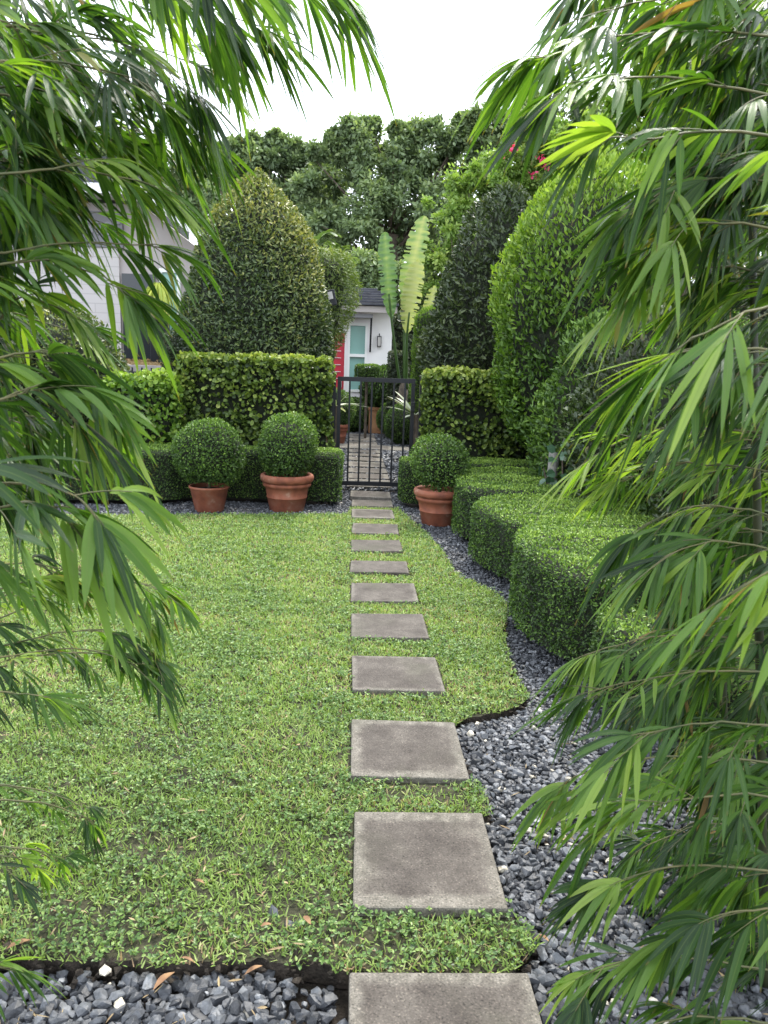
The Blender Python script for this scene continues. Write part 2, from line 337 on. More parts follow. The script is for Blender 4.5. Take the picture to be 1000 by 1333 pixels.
def slab(cx, cy, w, d, z, name, **kw):
    o = MB().box((0, 0, 0), (w, d, .05), .007).build(name, M['slab']); o.location = (cx, cy, z-.025)
    o.rotation_euler = (R(rng.normal(0, .7)), R(rng.normal(0, .7)), R(rng.normal(0, .8))); tag(o, **kw); return o
for i, (y0, y1, cx, w) in enumerate(SL):
    slab(cx, (y0+y1)/2, w, y1-y0, 0, 'stepping_stone', label=SLAB_LBL[i], cat='stepping stone', group='stepping stones in front of the gate')
    SLABS.append((cx-w/2, cx+w/2, y0, y1))
SB = [(9.82, 10.44), (10.56, 11.02), (11.13, 11.65), (11.76, 12.42), (12.55, 13.02), (13.18, 13.6), (13.75, 14.2), (14.36, 15.05), (15.15, 15.75), (15.9, 16.5), (16.6, 17.4)]
BL = ['first paver just behind the gate', 'second paver behind the gate', 'third paver behind the gate', 'fourth paver behind the gate', 'fifth paver behind the gate', 'sixth paver behind the gate', 'seventh paver behind the gate',
      'wide pale paving strip crossing the gravel behind the gate', 'ninth paver behind the gate, beyond the cross strip', 'tenth paver behind the gate, near the rusty planter', 'farthest paver seen through the gate, by the rusty planter']
for i, (y0, y1) in enumerate(SB):
    w = .95 if i != 7 else 1.7; cx = .28 if i != 7 else .55
    w = w*(.62 if i < 7 else .6) if i != 7 else w
    slab(cx, (y0+y1)/2, w, y1-y0, .004, 'paver', label=BL[i]+', light grey concrete', cat='paver', group='pavers behind the gate'); SLABS.append((cx-w/2, cx+w/2, y0, y1))

# ------------------------------------------------------------------ low hedges: footprints
H1 = [(1.20, 8.1), (1.08, 7.65), (1.02, 7.28), (1.05, 6.92), (1.3, 6.72), (1.7, 6.6), (2.7, 6.55), (2.7, 8.3), (1.4, 8.3)]
H2 = [(1.7, 6.75), (1.22, 6.62), (1.06, 6.45), (1.02, 6.18), (1.11, 5.80), (1.20, 5.46), (1.4, 5.32), (1.8, 5.15), (2.7, 5.1), (2.7, 6.78)]
H3 = [(1.75, 5.52), (1.40, 5.34), (1.16, 5.10), (1.05, 4.70), (1.06, 4.35), (1.14, 4.02), (1.28, 3.76), (1.6, 3.62), (2.7, 3.6), (2.7, 5.55)]
H4 = [(1.42, 3.84), (1.24, 3.70), (1.20, 3.35), (1.35, 3.02), (1.7, 2.9), (2.7, 2.9), (2.7, 3.8), (1.65, 3.82)]
H0 = [(.60, 8.95), (.60, 8.72), (.66, 8.62), (1.2, 8.55), (2.3, 8.6), (2.3, 9.2), (.62, 9.2)]
HL = [(-.07, 8.95), (-.07, 8.66), (-.13, 8.60), (-.9, 8.66), (-1.7, 8.7), (-1.9, 8.5), (-2.0, 8.42), (-2.9, 8.3), (-4.6, 8.2), (-5.5, 8.2), (-5.5, 9.0), (-2, 9.2), (-.1, 9.1)]
HEDGES = [H0, H1, H2, H3, H4, HL]

# ------------------------------------------------------------------ gravel
def icos(sub):
    bm = bmesh.new(); bmesh.ops.create_icosphere(bm, subdivisions=sub, radius=1)
    v = np.array([x.co[:] for x in bm.verts]); f = np.array([[q.index for q in p.verts] for p in bm.faces]); bm.free(); return v, f
IC2, IC1 = icos(2), icos(1)
def hullstone(k):
    bm = bmesh.new(); p = nrm(rng.normal(size=(k, 3)))*rng.uniform(.85, 1.1, (k, 1))*np.array([1.2, .88, .66])*rng.uniform(.85, 1.15, 3)
    for q in p: bm.verts.new(q)
    res = bmesh.ops.convex_hull(bm, input=bm.verts[:]); loose = [v for v in bm.verts if not v.link_faces]
    for v in loose: bm.verts.remove(v)
    bmesh.ops.triangulate(bm, faces=bm.faces[:]); bmesh.ops.recalc_face_normals(bm, faces=bm.faces[:]); bm.verts.index_update()
    v = np.array([x.co[:] for x in bm.verts]); f = np.array([[q.index for q in g_.verts] for g_ in bm.faces]); bm.free(); return v, f
def pebbles(name, P, rad, base, m, rnd):
    """angular crushed stones: convex hulls of a few random points"""
    K = 26 if len(P) > 50 else 1; vs, fs, rs, off = [], [], [], 0; kk = rng.integers(0, K, len(P))
    for q in range(K):
        w = kk == q; n = int(w.sum())
        if not n: continue
        v, f = hullstone(int(rng.integers(16, 27)) if base is IC2 else int(rng.integers(9, 13))); a = rng.uniform(0, 2*pi, n); b = rng.normal(0, .6, n)
        ca, sa = np.cos(a)[:, None], np.sin(a)[:, None]; cb, sb = np.cos(b)[:, None], np.sin(b)[:, None]
        x, y, z = (v[None, :, i] for i in range(3)); y, z = y*cb-z*sb, y*sb+z*cb; x, y = x*ca-y*sa, x*sa+y*ca
        V = np.stack([x, y, z], -1)*rad[w][:, None, None]+P[w][:, None, :]
        vs.append(V.reshape(-1, 3)); fs.append((f[None]+(np.arange(n)*len(v))[:, None, None]).reshape(-1, 3)+off); rs.append(np.repeat(rnd[w], len(v))); off += n*len(v)
    return mesh_np(name, np.concatenate(vs), np.concatenate(fs), m, None, False, {'rnd': np.concatenate(rs)})
def scatter(x0, x1, y0, y1, sp):
    gx, gy = np.meshgrid(np.arange(x0, x1, sp), np.arange(y0, y1, sp)); x = gx.ravel()+rng.uniform(-.5, .5, gx.size)*sp; y = gy.ravel()+rng.uniform(-.5, .5, gx.size)*sp; return x, y
def gravel(zones, clearance):
    PP, RR = [], []
    for (x0, x1, y0, y1, sp, r0, r1, hide) in zones:
        for layer in (0, 1, 2):
            x, y = scatter(x0, x1, y0, y1, sp*(1 if layer < 2 else 1.5))
            ok = ~inpoly(x, y, LAWN_G)
            for p in HEDGES_G: ok &= ~inpoly(x, y, p)
            for s in SLABS: ok &= ~((x > s[0]-.012) & (x < s[1]+.012) & (y > s[2]-.012) & (y < s[3]+.012))
            ok &= hide(x, y); x, y = x[ok], y[ok]; r = rng.uniform(r0, r1, len(x))*rng.choice([.5, .8, 1, 1.3], len(x), p=[.2, .3, .35, .15])
            z = -.067+layer*r0*.75+lump(np.stack([x, y, 0*x], 1), 4)*.008
            PP.append(np.stack([x, y, z], 1)); RR.append(r)
    return np.concatenate(PP), np.concatenate(RR)
def grow(poly, d):
    p = np.asarray(poly, float); a = np.roll(p, 1, 0); b = np.roll(p, -1, 0); t = nrm(b-a); n = np.stack([t[:, 1], -t[:, 0]], 1)
    area = np.sum(p[:, 0]*b[:, 1]-b[:, 0]*p[:, 1])/2
    return p+n*d*(1 if area > 0 else -1)
LAWN_G = grow(LAWN, .018)
HEDGES_G = [grow(p, -.12) for p in HEDGES]
near = [(-1.9, 0.04, 1.12, 1.80, .026, .0125, .0225, lambda x, y: (y < 1.79-.012*np.sin(x*9)+rng.normal(0, .010, len(x)))),
        (.4, 2.1, 1.0, 3.45, .0225, .0115, .019, lambda x, y: x > .5)]
P, r = gravel(near, .0); kp = ~((P[:, 0] < .05) & (P[:, 0] > -.16) & (P[:, 1] > 1.60) & (rng.random(len(P)) < .45)); P, r = P[kp], r[kp]
rn = rng.beta(1.6, 2.2, len(P)); rn = np.where(rng.random(len(P)) < .012*(1+.6*(P[:, 0] > .5)), rng.uniform(.955, 1, len(P)), rn*.93)
o = pebbles('gravel', P, r, IC2, M['pebble'], rn); tag(o, kind='stuff', label='blue grey crushed slate gravel in the bed right of the path and along the bottom', cat='gravel')
i = rng.integers(0, len(_e), 6500); pe = _e[i]; ok = (pe[:, 0] > -2) & (pe[:, 1] < 5.5); pe = pe[ok]+rng.normal(0, .020, (ok.sum(), 2))
ok = np.ones(len(pe), bool)
for s_ in SLABS[:12]: ok &= ~((pe[:, 0] > s_[0]-.01) & (pe[:, 0] < s_[1]+.01) & (pe[:, 1] > s_[2]-.01) & (pe[:, 1] < s_[3]+.01))
pe = pe[ok]; ins = inpoly(pe[:, 0], pe[:, 1], LAWN); o = pebbles('soil_crumbs', np.column_stack([pe, np.where(ins, -.030, -.066+.03*rng.random(len(pe)))]), rng.uniform(.004, .015, len(pe))*rng.choice([.6, 1, 1.3], len(pe)), IC1, M['soil'], rng.random(len(pe))); tag(o, kind='stuff', label='dark crumbly soil along the cut edge of the lawn', cat='soil')
far = [(.45, 1.75, 3.2, 8.7, .021, .0105, .0165, lambda x, y: x > .1), (-.35, .7, 8.0, 9.75, .024, .012, .018, lambda x, y: x > -9), (-5.5, -.2, 7.1, 8.9, .026, .013, .019, lambda x, y: x > -9)]
P, r = gravel(far, 0)
rn = rng.beta(1.6, 1.8, len(P)); rn = np.where(rng.random(len(P)) < .008, rng.uniform(.955, 1, len(P)), rn*.94)
o = pebbles('gravel', P, r, IC1, M['pebble'], rn); tag(o, kind='stuff', label='dark gravel strip winding between the lawn and the clipped low hedges', cat='gravel')
back = [(-1.4, 1.9, 9.75, 18.3, .05, .02, .032, lambda x, y: x > -9)]
P, r = gravel(back, 0); rn = np.clip(rng.beta(2.2, 1.5, len(P))*.95, 0, 1)
o = pebbles('gravel', P, r, IC1, M['pebble'], rn); o.location.z = .03; tag(o, kind='stuff', label='pale grey gravel around the pavers behind the gate', cat='gravel')

# ------------------------------------------------------------------ grass
def grassfield():
    P, Ls, Wd, T = [], [], [], []
    zones = [(-2.4, .6, 1.72, 3.3, 17500, .0235), (-3.2, 1.2, 3.3, 5.4, 13500, .0245), (-5.2, 1.2, 5.4, 8.6, 7500, .030)]
    V_, F_, R_ = [], [], []; off = 0
    for (x0, x1, y0, y1, dens, L) in zones:
        n = int((x1-x0)*(y1-y0)*dens); x = rng.uniform(x0, x1, n); y = rng.uniform(y0, y1, n)
        ok = inpoly(x, y, LAWN_G) & (np.abs(x) < y*.62+.5)
        for s in SLABS[:12]:
            m = .010; ok &= ~((x > s[0]-m) & (x < s[1]+m) & (y > s[2]-m) & (y < s[3]+m))
        pq = np.stack([x, y, 0*x], 1); patch = lump(pq, 2.1, 1.3); fine = lump(pq, 9, 4.0)
        front = np.clip((2.35-y)/.6, 0, 1)*np.clip((.05-x+.35)/.3, .35, 1)          # the thin, scruffy front margin
        fine2 = lump(pq, 23, 2.0)
        ok &= rng.random(n) > np.clip((.42*front+.55*np.clip(lump(pq, 5.5, 9)*3-.6, 0, 1)*(y < 3.1))+.45*np.clip(fine, 0, 1)+.45*np.clip(fine2, 0, 1)*(y < 4), 0, .85)
        x, y, patch, fine, front = x[ok], y[ok], patch[ok], fine[ok], front[ok]; n = len(x)
        p = np.stack([x, y, np.full(n, -.024)], 1); az = rng.uniform(0, 2*pi, n); tilt = rng.beta(2.4, 1.5, n)*1.5
        D = np.stack([np.cos(az)*np.sin(tilt), np.sin(az)*np.sin(tilt), np.cos(tilt)+.05], 1)
        N = np.stack([-np.cos(az)*np.cos(tilt), -np.sin(az)*np.cos(tilt), np.sin(tilt)+.2], 1)+rng.normal(0, .40, (n, 3))
        l = L*rng.uniform(.55, 1.35, n); w = rng.uniform(.0030, .0058, n)*(1+.35*(y > 3.3)+.4*(y > 5.4))
        rnd = .52+.16*patch-.10*fine+rng.normal(0, .23, n)+.25*front*(rng.random(n) < .4)+.10*(y > 3)
        V, F, r = leaves(T_BLADE, p, D, N, l, w, rnd); V_.append(V); F_.append(F+off); R_.append(r); off += len(V)
    return np.concatenate(V_), np.concatenate(F_), np.concatenate(R_)
V, F, r = grassfield()
o = mesh_np('grass', V, F, M['grass'], None, False, {'rnd': r}); tag(o, kind='stuff', label='short yellow green lawn grass left and right of the stepping stones', cat='grass')
def cloverfield():
    V_, F_, R_ = [], [], []; off = 0
    for (x0, x1, y0, y1, dens, L) in [(-2.2, .6, 1.72, 3.3, 4300, .0135), (-3.0, 1.1, 3.3, 5.2, 3200, .0155), (-4.4, 1.1, 5.2, 8.4, 1500, .019)]:
        n = int((x1-x0)*(y1-y0)*dens); x = rng.uniform(x0, x1, n); y = rng.uniform(y0, y1, n); pq = np.stack([x, y, 0*x], 1)
        dens_ = np.clip(.30+.35*lump(pq, 2.6, 6.0)+.45*lump(pq, 8, 2.0)+.25*((x > -.1) & (y < 2.0))+.1*np.clip(1-np.abs(x-.27)/.5, 0, 1)*(y < 3.4), .03, 1)
        ok = inpoly(x, y, LAWN_G) & (rng.random(n) < dens_)
        for s in SLABS[:12]: ok &= ~((x > s[0]-.004) & (x < s[1]+.004) & (y > s[2]-.004) & (y < s[3]+.004))
        x, y = x[ok], y[ok]; n = len(x); z = -.014+.022*rng.random(n)
        # sprigs of three or four leaves
        for k in range(4):
            az = rng.uniform(0, 2*pi, n); el = rng.uniform(-.1, .75, n); p = np.stack([x, y, z], 1)+rng.normal(0, .004, (n, 3))*[1, 1, .5]
            D = np.stack([np.cos(az)*np.cos(el), np.sin(az)*np.cos(el), np.sin(el)], 1); N = np.array([0, 0, 1.])+rng.normal(0, .35, (n, 3))
            l = L*rng.uniform(.6, 1.2, n); V, F, r = leaves(T_LEAF, p, D, N, l, l*.72, np.clip(rng.normal(.5, .25, n)+.15*z/.03, 0, 1)); V_.append(V); F_.append(F+off); R_.append(r); off += len(V)
    return np.concatenate(V_), np.concatenate(F_), np.concatenate(R_)
V, F, r = cloverfield()
o = mesh_np('ground_cover', V, F, M['clover'], None, False, {'rnd': r}); tag(o, kind='stuff', label='small leafed green weeds spreading through the lawn and between the nearest stones', cat='ground cover')

# ------------------------------------------------------------------ hedges
def hedge(name, poly, h, leaf, dens, m, T=T_LEAF, rr=.08, wid=.55, out_=.6, rough=.02, inset=.05, gaps=0, sm=2, tone=None, **kw):
    c = np.mean(poly, 0); root = empty(name, (c[0], c[1], 0), **kw)
    p = smoothpoly(poly, sm); b = np.roll(p, -1, 0)
    if np.sum(p[:, 0]*b[:, 1]-b[:, 0]*p[:, 1]) < 0: p = p[::-1]; b = np.roll(p, -1, 0)
    seg = np.linalg.norm(b-p, axis=1); per = seg.sum()
    def edgepts(n):
        i = rng.choice(len(p), n, p=seg/per); t = rng.random(n)[:, None]; q = p[i]*(1-t)+b[i]*t; tt = nrm(b[i]-p[i]); return q, np.stack([tt[:, 1], -tt[:, 0]], 1)
    n1 = int(per*(h-rr)*dens); q, nn = edgepts(n1); z = rng.uniform(0.01, h-rr, n1)
    P = [np.column_stack([q, z])]; N = [np.column_stack([nn, 0*z])]
    n2 = int(per*rr*1.57*dens); q, nn = edgepts(n2); a = rng.uniform(0, pi/2, n2)
    P.append(np.column_stack([q-nn*(rr*(1-np.cos(a)))[:, None], h-rr+rr*np.sin(a)])); N.append(np.column_stack([nn*np.cos(a)[:, None], np.sin(a)]))
    mn, mxx = p.min(0), p.max(0); n3 = int((mxx-mn).prod()*dens); x = rng.uniform(mn[0], mxx[0], n3); y = rng.uniform(mn[1], mxx[1], n3)
    ok = inpoly(x, y, grow(p, -rr)); x, y = x[ok], y[ok]; P.append(np.column_stack([x, y, np.full(len(x), h)])); N.append(np.tile([0, 0, 1.], (len(x), 1)))
    P = np.concatenate(P); N = np.concatenate(N); n = len(P)
    depth = lump(P, 9, 2)*rough*.5+lump(P, 3, 5)*rough+rng.uniform(-1.3, .25, n)*rough
    if gaps:
        keep = rng.random(n) > gaps*np.clip(lump(P, 5, 3)+.35-.5*(N[:, 2])+.6*(1-P[:, 2]/h), 0, 1); P, N, depth = P[keep], N[keep], depth[keep]; n = len(P)
    k2 = rng.random(n) < (.45 if gaps else .0); P = np.concatenate([P, P[k2]]); N = np.concatenate([N, N[k2]]); depth = np.concatenate([depth, depth[k2]-inset*.55]); n = len(P)
    P = P+N*depth[:, None]
    rv = nrm(rng.normal(size=(n, 3))); D = nrm(N*out_+rv+np.array([0, 0, .35])); Nn = nrm(N*.9+rng.normal(0, .45, (n, 3))+[0, 0, .3])
    L = leaf*rng.uniform(.6, 1.3, n); rnd = .38+rng.normal(0, .20, n)+np.clip(depth/rough, -2, 1)*.14+.10*lump(P, 2.5, 8)+(.32*N[:, 2] if tone is None else tone(P, N))  # upward leaves toned lighter to imitate sky light on top; deeper ones darker
    P = P-D*(L*.4)[:, None]; P[:, 2] = np.maximum(P[:, 2], .0)
    P[:, :2] -= c
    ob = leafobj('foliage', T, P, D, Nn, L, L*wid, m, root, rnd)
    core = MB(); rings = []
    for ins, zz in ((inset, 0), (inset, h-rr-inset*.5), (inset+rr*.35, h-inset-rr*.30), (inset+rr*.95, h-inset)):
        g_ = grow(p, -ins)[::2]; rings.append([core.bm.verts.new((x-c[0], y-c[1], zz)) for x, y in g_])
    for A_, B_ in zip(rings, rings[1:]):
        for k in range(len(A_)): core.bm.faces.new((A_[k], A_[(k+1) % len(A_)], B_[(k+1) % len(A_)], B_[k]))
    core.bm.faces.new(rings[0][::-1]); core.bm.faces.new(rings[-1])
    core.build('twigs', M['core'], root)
    return root
hl = 'clipped low box hedges along the gravel'
hedge('low_hedge', H1, .50, .021, 6300, M['box'], rr=.07, inset=.035, rough=.022, label='farthest of the low box hedge blocks on the right, next to the potted ball', cat='hedge', group=hl)
hedge('low_hedge', H2, .47, .020, 7600, M['box'], rr=.075, inset=.032, rough=.020, label='second low box hedge block from the gate on the right, bulging over the gravel bend', cat='hedge', group=hl)
hedge('low_hedge', H3, .52, .019, 9000, M['box'], rr=.08, inset=.03, rough=.020, label='big clipped box hedge block beside the narrow part of the gravel', cat='hedge', group=hl)
hedge('low_hedge', H4, .40, .0185, 9500, M['box'], rr=.08, inset=.03, rough=.020, label='nearest low box hedge block, partly behind the right bamboo', cat='hedge', group=hl)
hedge('low_hedge', H0, .50, .020, 6500, M['box'], rr=.05, inset=.035, rough=.014, label='small box hedge block touching the gate post behind the right pot', cat='hedge', group=hl)
hedge('low_hedge', HL, .57, .020, 6000, M['box'], rr=.06, inset=.035, rough=.016, label='long dark low box hedge behind the two left pots', cat='hedge', group=hl)
TL = [(-.225, 9.25), (-.225, 9.65), (-2.05, 9.68), (-2.05, 9.25)]
hedge('tall_hedge', TL, 1.60, .052, 1900, M['tall_hedge'], T_ROUND, rr=.07, wid=.82, rough=.045, inset=.11, gaps=.75, sm=1, label='tall square clipped hedge of yellow green leaves left of the gate', cat='hedge', group='tall clipped hedges either side of the gate')
TR_ = [(.86, 9.22), (2.35, 9.22), (2.35, 9.66), (.88, 9.66)]
hedge('tall_hedge', TR_, 1.50, .052, 1700, M['tall_hedge'], T_ROUND, rr=.07, wid=.82, rough=.045, inset=.11, gaps=.75, sm=1, label='tall clipped hedge of yellow green leaves right of the gate, thin near its base', cat='hedge', group='tall clipped hedges either side of the gate')
hedge('shrub', [(-2.0, 9.0), (-2.0, 9.6), (-2.75, 9.6), (-3.0, 9.2), (-2.6, 8.85)], 1.36, .055, 1200, M['bright'], T_ROUND, rr=.22, wid=.8, rough=.06, inset=.12, gaps=.4, label='rounded bright green shrub at the left end of the tall hedge', cat='shrub')

# ------------------------------------------------------------------ lathed crowns (cones, balls)
def crown(root, prof, leaf, dens, m, T=T_LEAF, wid=.5, rough=.03, up=.4, out_=.7, tone=None, inset=.08, gaps=0, seed=0., sq=1.0, ndir=.45):
    """prof: (radius, z) polyline bottom to top; leaves in the skin, twig mass inside"""
    prof = np.array(prof, float); d = np.diff(prof, axis=0); sl = np.linalg.norm(d, axis=1); ar = sl*(prof[:-1, 0]+prof[1:, 0])*pi
    n = int(ar.sum()*dens); i = rng.choice(len(sl), n, p=ar/ar.sum()); t = rng.random(n); r = prof[i, 0]+d[i, 0]*t; z = prof[i, 1]+d[i, 1]*t; a = rng.uniform(0, 2*pi, n)
    nr, nz = d[i, 1]/sl[i], -d[i, 0]/sl[i]; N = np.column_stack([nr*np.cos(a), nr*np.sin(a), nz]); P = np.column_stack([r*np.cos(a), r*np.sin(a)*sq, z])
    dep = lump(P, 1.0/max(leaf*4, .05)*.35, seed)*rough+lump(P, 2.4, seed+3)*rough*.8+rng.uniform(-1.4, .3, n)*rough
    if gaps:
        k = rng.random(n) > gaps*np.clip(lump(P, 3.3, seed+1)+.2, 0, 1); P, N, dep = P[k], N[k], dep[k]; n = len(P)
    P = P+N*dep[:, None]; D = nrm(N*out_+nrm(rng.normal(size=(n, 3)))+[0, 0, up]); Nn = nrm(N*.8+rng.normal(0, ndir, (n, 3))+[0, 0, .35])
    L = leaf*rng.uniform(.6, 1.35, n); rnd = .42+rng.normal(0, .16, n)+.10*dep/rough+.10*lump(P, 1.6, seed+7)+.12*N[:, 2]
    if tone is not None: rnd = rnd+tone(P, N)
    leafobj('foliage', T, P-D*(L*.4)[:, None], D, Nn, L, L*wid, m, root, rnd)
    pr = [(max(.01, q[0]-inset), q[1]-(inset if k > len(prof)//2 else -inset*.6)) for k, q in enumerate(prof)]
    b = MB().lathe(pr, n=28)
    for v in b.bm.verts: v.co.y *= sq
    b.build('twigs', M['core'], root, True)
def cone_prof(r, h, z0=0, e=1.6, n=16, tip=.02):
    return [(max(tip, r*(1-t**e)), z0+h*t) for t in np.linspace(0, 1, n)]
def trunk(root, h, r0, r1, m=None, wob=.03):
    pts = [(rng.normal(0, wob)*k/5, rng.normal(0, wob)*k/5, h*k/6) for k in range(7)]
    MB().tube(pts, [r0+(r1-r0)*k/6 for k in range(7)], 9).build('trunk', m or M['bark'], root, True)

t = empty('clipped_cone', (-1.30, 10.95, 0), label='tall clipped cone shrub with yellow top behind the left tall hedge', cat='topiary')
prof = [(.80, 1.1), (1.05, 1.4), (1.09, 1.69), (1.00, 2.3), (.87, 2.75), (.70, 3.2), (.50, 3.56), (.29, 3.85), (.12, 4.04), (.02, 4.10)]
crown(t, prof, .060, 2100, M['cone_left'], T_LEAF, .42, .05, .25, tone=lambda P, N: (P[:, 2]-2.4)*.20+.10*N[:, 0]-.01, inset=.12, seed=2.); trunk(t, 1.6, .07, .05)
t = empty('clipped_cone', (2.05, 10.9, 0), label='tall dark green clipped cone shrub behind the right tall hedge', cat='topiary')
prof = [(.7, 1.0), (1.02, 1.35), (1.05, 1.7), (.98, 2.3), (.82, 2.9), (.62, 3.35), (.38, 3.75), (.15, 3.98), (.02, 4.02)]
crown(t, prof, .075, 1300, M['cone_dark'], T_LEAF, .42, .08, .35, inset=.15, gaps=.4, seed=5., out_=.9); trunk(t, 1.6, .07, .05)
t = empty('bushy_column', (2.65, 8.85, 0), label='bright green bushy column shrub beside the dark cone on the right', cat='shrub')
prof = [(.5, .65), (.78, .9), (.95, 1.5), (1.02, 2.1), (.98, 2.6), (.86, 3.1), (.62, 3.5), (.3, 3.75), (.02, 3.85)]
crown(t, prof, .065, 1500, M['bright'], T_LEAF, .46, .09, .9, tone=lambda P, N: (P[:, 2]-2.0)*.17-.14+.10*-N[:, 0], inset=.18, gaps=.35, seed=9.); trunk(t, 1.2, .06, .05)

# potted balls
def potted(loc, s, kind, ball, **kw):
    root = empty('potted_topiary', loc, **kw)
    if kind == 0:
        prof = [(.175, 0), (.185, .01), (.245, .30), (.262, .31), (.262, .335), (.235, .335), (.225, .28)]
        MB().lathe([(a*s, b*s) for a, b in prof], n=56).build('pot', M['terracotta'], root, True)
    else:
        prof = [(.178, 0), (.188, .012), (.215, .15), (.222, .153), (.2225, .163), (.217, .167), (.238, .268), (.258, .276), (.265, .296), (.262, .31), (.252, .318)]
        MB().lathe([(a*s, b*s) for a, b in prof], n=56).build('pot', M['terracotta'], root, True)
        prof = [(.255, .318), (.272, .325), (.288, .345), (.293, .372), (.286, .398), (.270, .408), (.25, .405), (.235, .39), (.23, .345)]
        MB().lathe([(a*s, b*s) for a, b in prof], n=56).build('rim', M['terracotta'], root, True)
    top = (.335 if kind == 0 else .385)*s
    MB().lathe([(.21*s, top-.055), (.2*s, top-.04), (.05, top-.03)], n=24).build('soil', M['soil'], root, True)
    rad, zc, sq = ball
    a = np.linspace(-1.1, pi/2, 15); prof = [(max(.01, rad*max(math.cos(q), 0)**.8), zc+rad*sq*math.sin(q)) for q in a]
    crown(root, prof, .026, 5600, M['box'], T_LEAF, .62, .034 if kind == 0 else .048, .4, inset=.06, seed=loc[0]*3)
    MB().tube([(0, 0, top-.08), (.01, 0, zc)], [.018, .014], 7).build('trunk', M['bark'], root, True)
    return root
gp = 'terracotta pots with clipped balls before the gate'
potted((-1.485, 8.22, -.055), .82, 0, (.385, .635, .94), label='largest clipped ball in a plain rimless terracotta pot, left of the pair', cat='potted topiary', group=gp)
potted((-.665, 8.35, -.055), 1.0, 1, (.325, .69, 1.05), label='loose clipped ball in a thick rimmed terracotta pot left of the path', cat='potted topiary', group=gp)
potted((.95, 7.82, -.055), .92, 1, (.285, .635, 1.05), label='clipped ball in a banded terracotta pot right of the path', cat='potted topiary', group=gp)

# ------------------------------------------------------------------ gate and fence
gate = empty('garden_gate', (.34, 9.72, 0), label='black metal bar gate closing the stepping stone path', cat='gate')
f = MB(); x0, x1 = -.50, .47; zt, zb = 1.395, .03
f.box2((x0, -.02, zt-.055), (x1, .02, zt)); f.box2((x0+.001, -.02, zb), (x1-.001, .02, zb+.055)); f.box2((x0, -.019, zb+.057), (x0+.045, .019, zt-.057)); f.box2((x1-.045, -.019, zb+.057), (x1, .019, zt-.057))
f.build('frame', M['black'], gate)
nb = 6
for k in range(nb):
    x = x0+.045+(x1-x0-.09)*(k+.78)/(nb+.35); MB().box2((x-.011, -.011, zb+.05), (x+.011, .011, zt-.05)).build('bar', M['black'], gate)
MB().box((x1-.02, -.045, 1.05), (.05, .05, .12), .006).box((x1-.02, -.085, 1.07), (.012, .04, .012)).build('latch', M['black'], gate)
for z in (.3, 1.15): MB().box((x0-.02, 0, z), (.03, .03, .09)).build('hinge', M['black'], gate)
def post(x, h, label):
    o = MB().box2((-.045, -.045, -.08), (.045, .045, h), .004).box2((-.055, -.055, h+.001), (.055, .055, h+.02), .004).build('gate_post', M['black']); o.location = (x, 9.74, 0); tag(o, label, 'gate post', 'black posts either side of the gate')
post(-.225, 1.42, 'black square post at the left of the gate'); post(.915, 1.42, 'black square post at the right of the gate, beside the hedge')
def fence(xa, xb, label):
    root = empty('metal_fence', ((xa+xb)/2, 9.76, 0), label=label, cat='fence', group='black bar fences beside the gate'); w = (xb-xa)/2
    MB().box2((-w, -.018, 1.33), (w, .018, 1.37)).box2((-w, -.018, .12), (w, .018, .16)).build('rail', M['black'], root)
    n = int((xb-xa)/.115)
    for k in range(min(n, 45)):
        x = -w+(k+.5)*(xb-xa)/n; MB().box2((x-.009, -.009, .0), (x+.009, .009, 1.42)).build('bar', M['black'], root)
fence(.98, 4.6, 'black vertical bar fence behind the right tall hedge'); fence(-2.75, -.29, 'black vertical bar fence behind the left tall hedge')

# ------------------------------------------------------------------ white house
hs = empty('white_house', (0, 18.5, 0), label='small white stucco house with dark tiled roof and red door behind the gate', cat='house')
Hx1 = .945
def hb(a, b, name, m, bev=0, parent=None): return MB().box2(a, b, bev).build(name, m, parent or hs)
w = MB()
w.box2((-6, 0, 0), (-.50, .25, 2.80)); w.box2((-.50, 0, 2.27), (-.16, .25, 2.80)); w.box2((-.16, 0, 0), (-.085, .25, 2.80)); w.box2((-.085, 0, 2.50), (.37, .25, 2.80)); w.box2((-.085, 0, 0), (.37, .25, .90)); w.box2((.37, 0, 0), (Hx1, .25, 2.80))
w.box2((Hx1-.25, .251, 0), (Hx1, 6, 2.80)); w.build('wall', M['white_wall'], hs)
hb((-.98, .05, .0), (-.161, .10, 2.268), 'door', M['red']); dd = hs.children[-1]
win = MB()
for a, b in (((-.084, -.03, .901), (-.034, .12, 2.499)), ((.319, -.03, .901), (.369, .12, 2.499)), ((-.033, -.03, 2.44), (.318, .12, 2.498)), ((-.033, -.03, 1.72), (.318, .12, 1.79)), ((-.033, -.03, .902), (.318, .12, .96))): win.box2(a, b)
wo = win.build('window', M['white_paint'], hs)
MB().box2((-.033, .05, 1.791), (.318, .07, 2.439)).box2((-.033, .05, .961), (.318, .07, 1.719)).build('pane', M['frost'], wo)
for k in range(6): MB().box2((-.42, .02, 2.0-k*.16), (-.24, .049, 2.012-k*.16)).build('door_inlay', M['white_paint'], dd)
MB().tube([(-.22, .0, 1.0), (-.22, 0, 1.16)], .012).tube([(-.22, .0, 1.01), (-.22, .05, 1.01)], .01).tube([(-.22, .0, 1.15), (-.22, .05, 1.15)], .01).build('door_handle', M['lamp_glass'], dd)
hb((-6, -.50, 2.72), (1.02, -.45, 2.86), 'fascia', M['grey_wall']); hb((-6, -.449, 2.801), (1.02, 6, 2.83), 'soffit', M['white_paint'])
rf = MB()
for k in range(7):
    y0 = -.56+k*.34; z0 = 2.87+k*.085; rf.box((-2.48+-k*.012, y0+.2, z0+.03), (7.06-k*.12, .42, .05), .006, Matrix.Rotation(R(11), 3, 'X') if False else None)
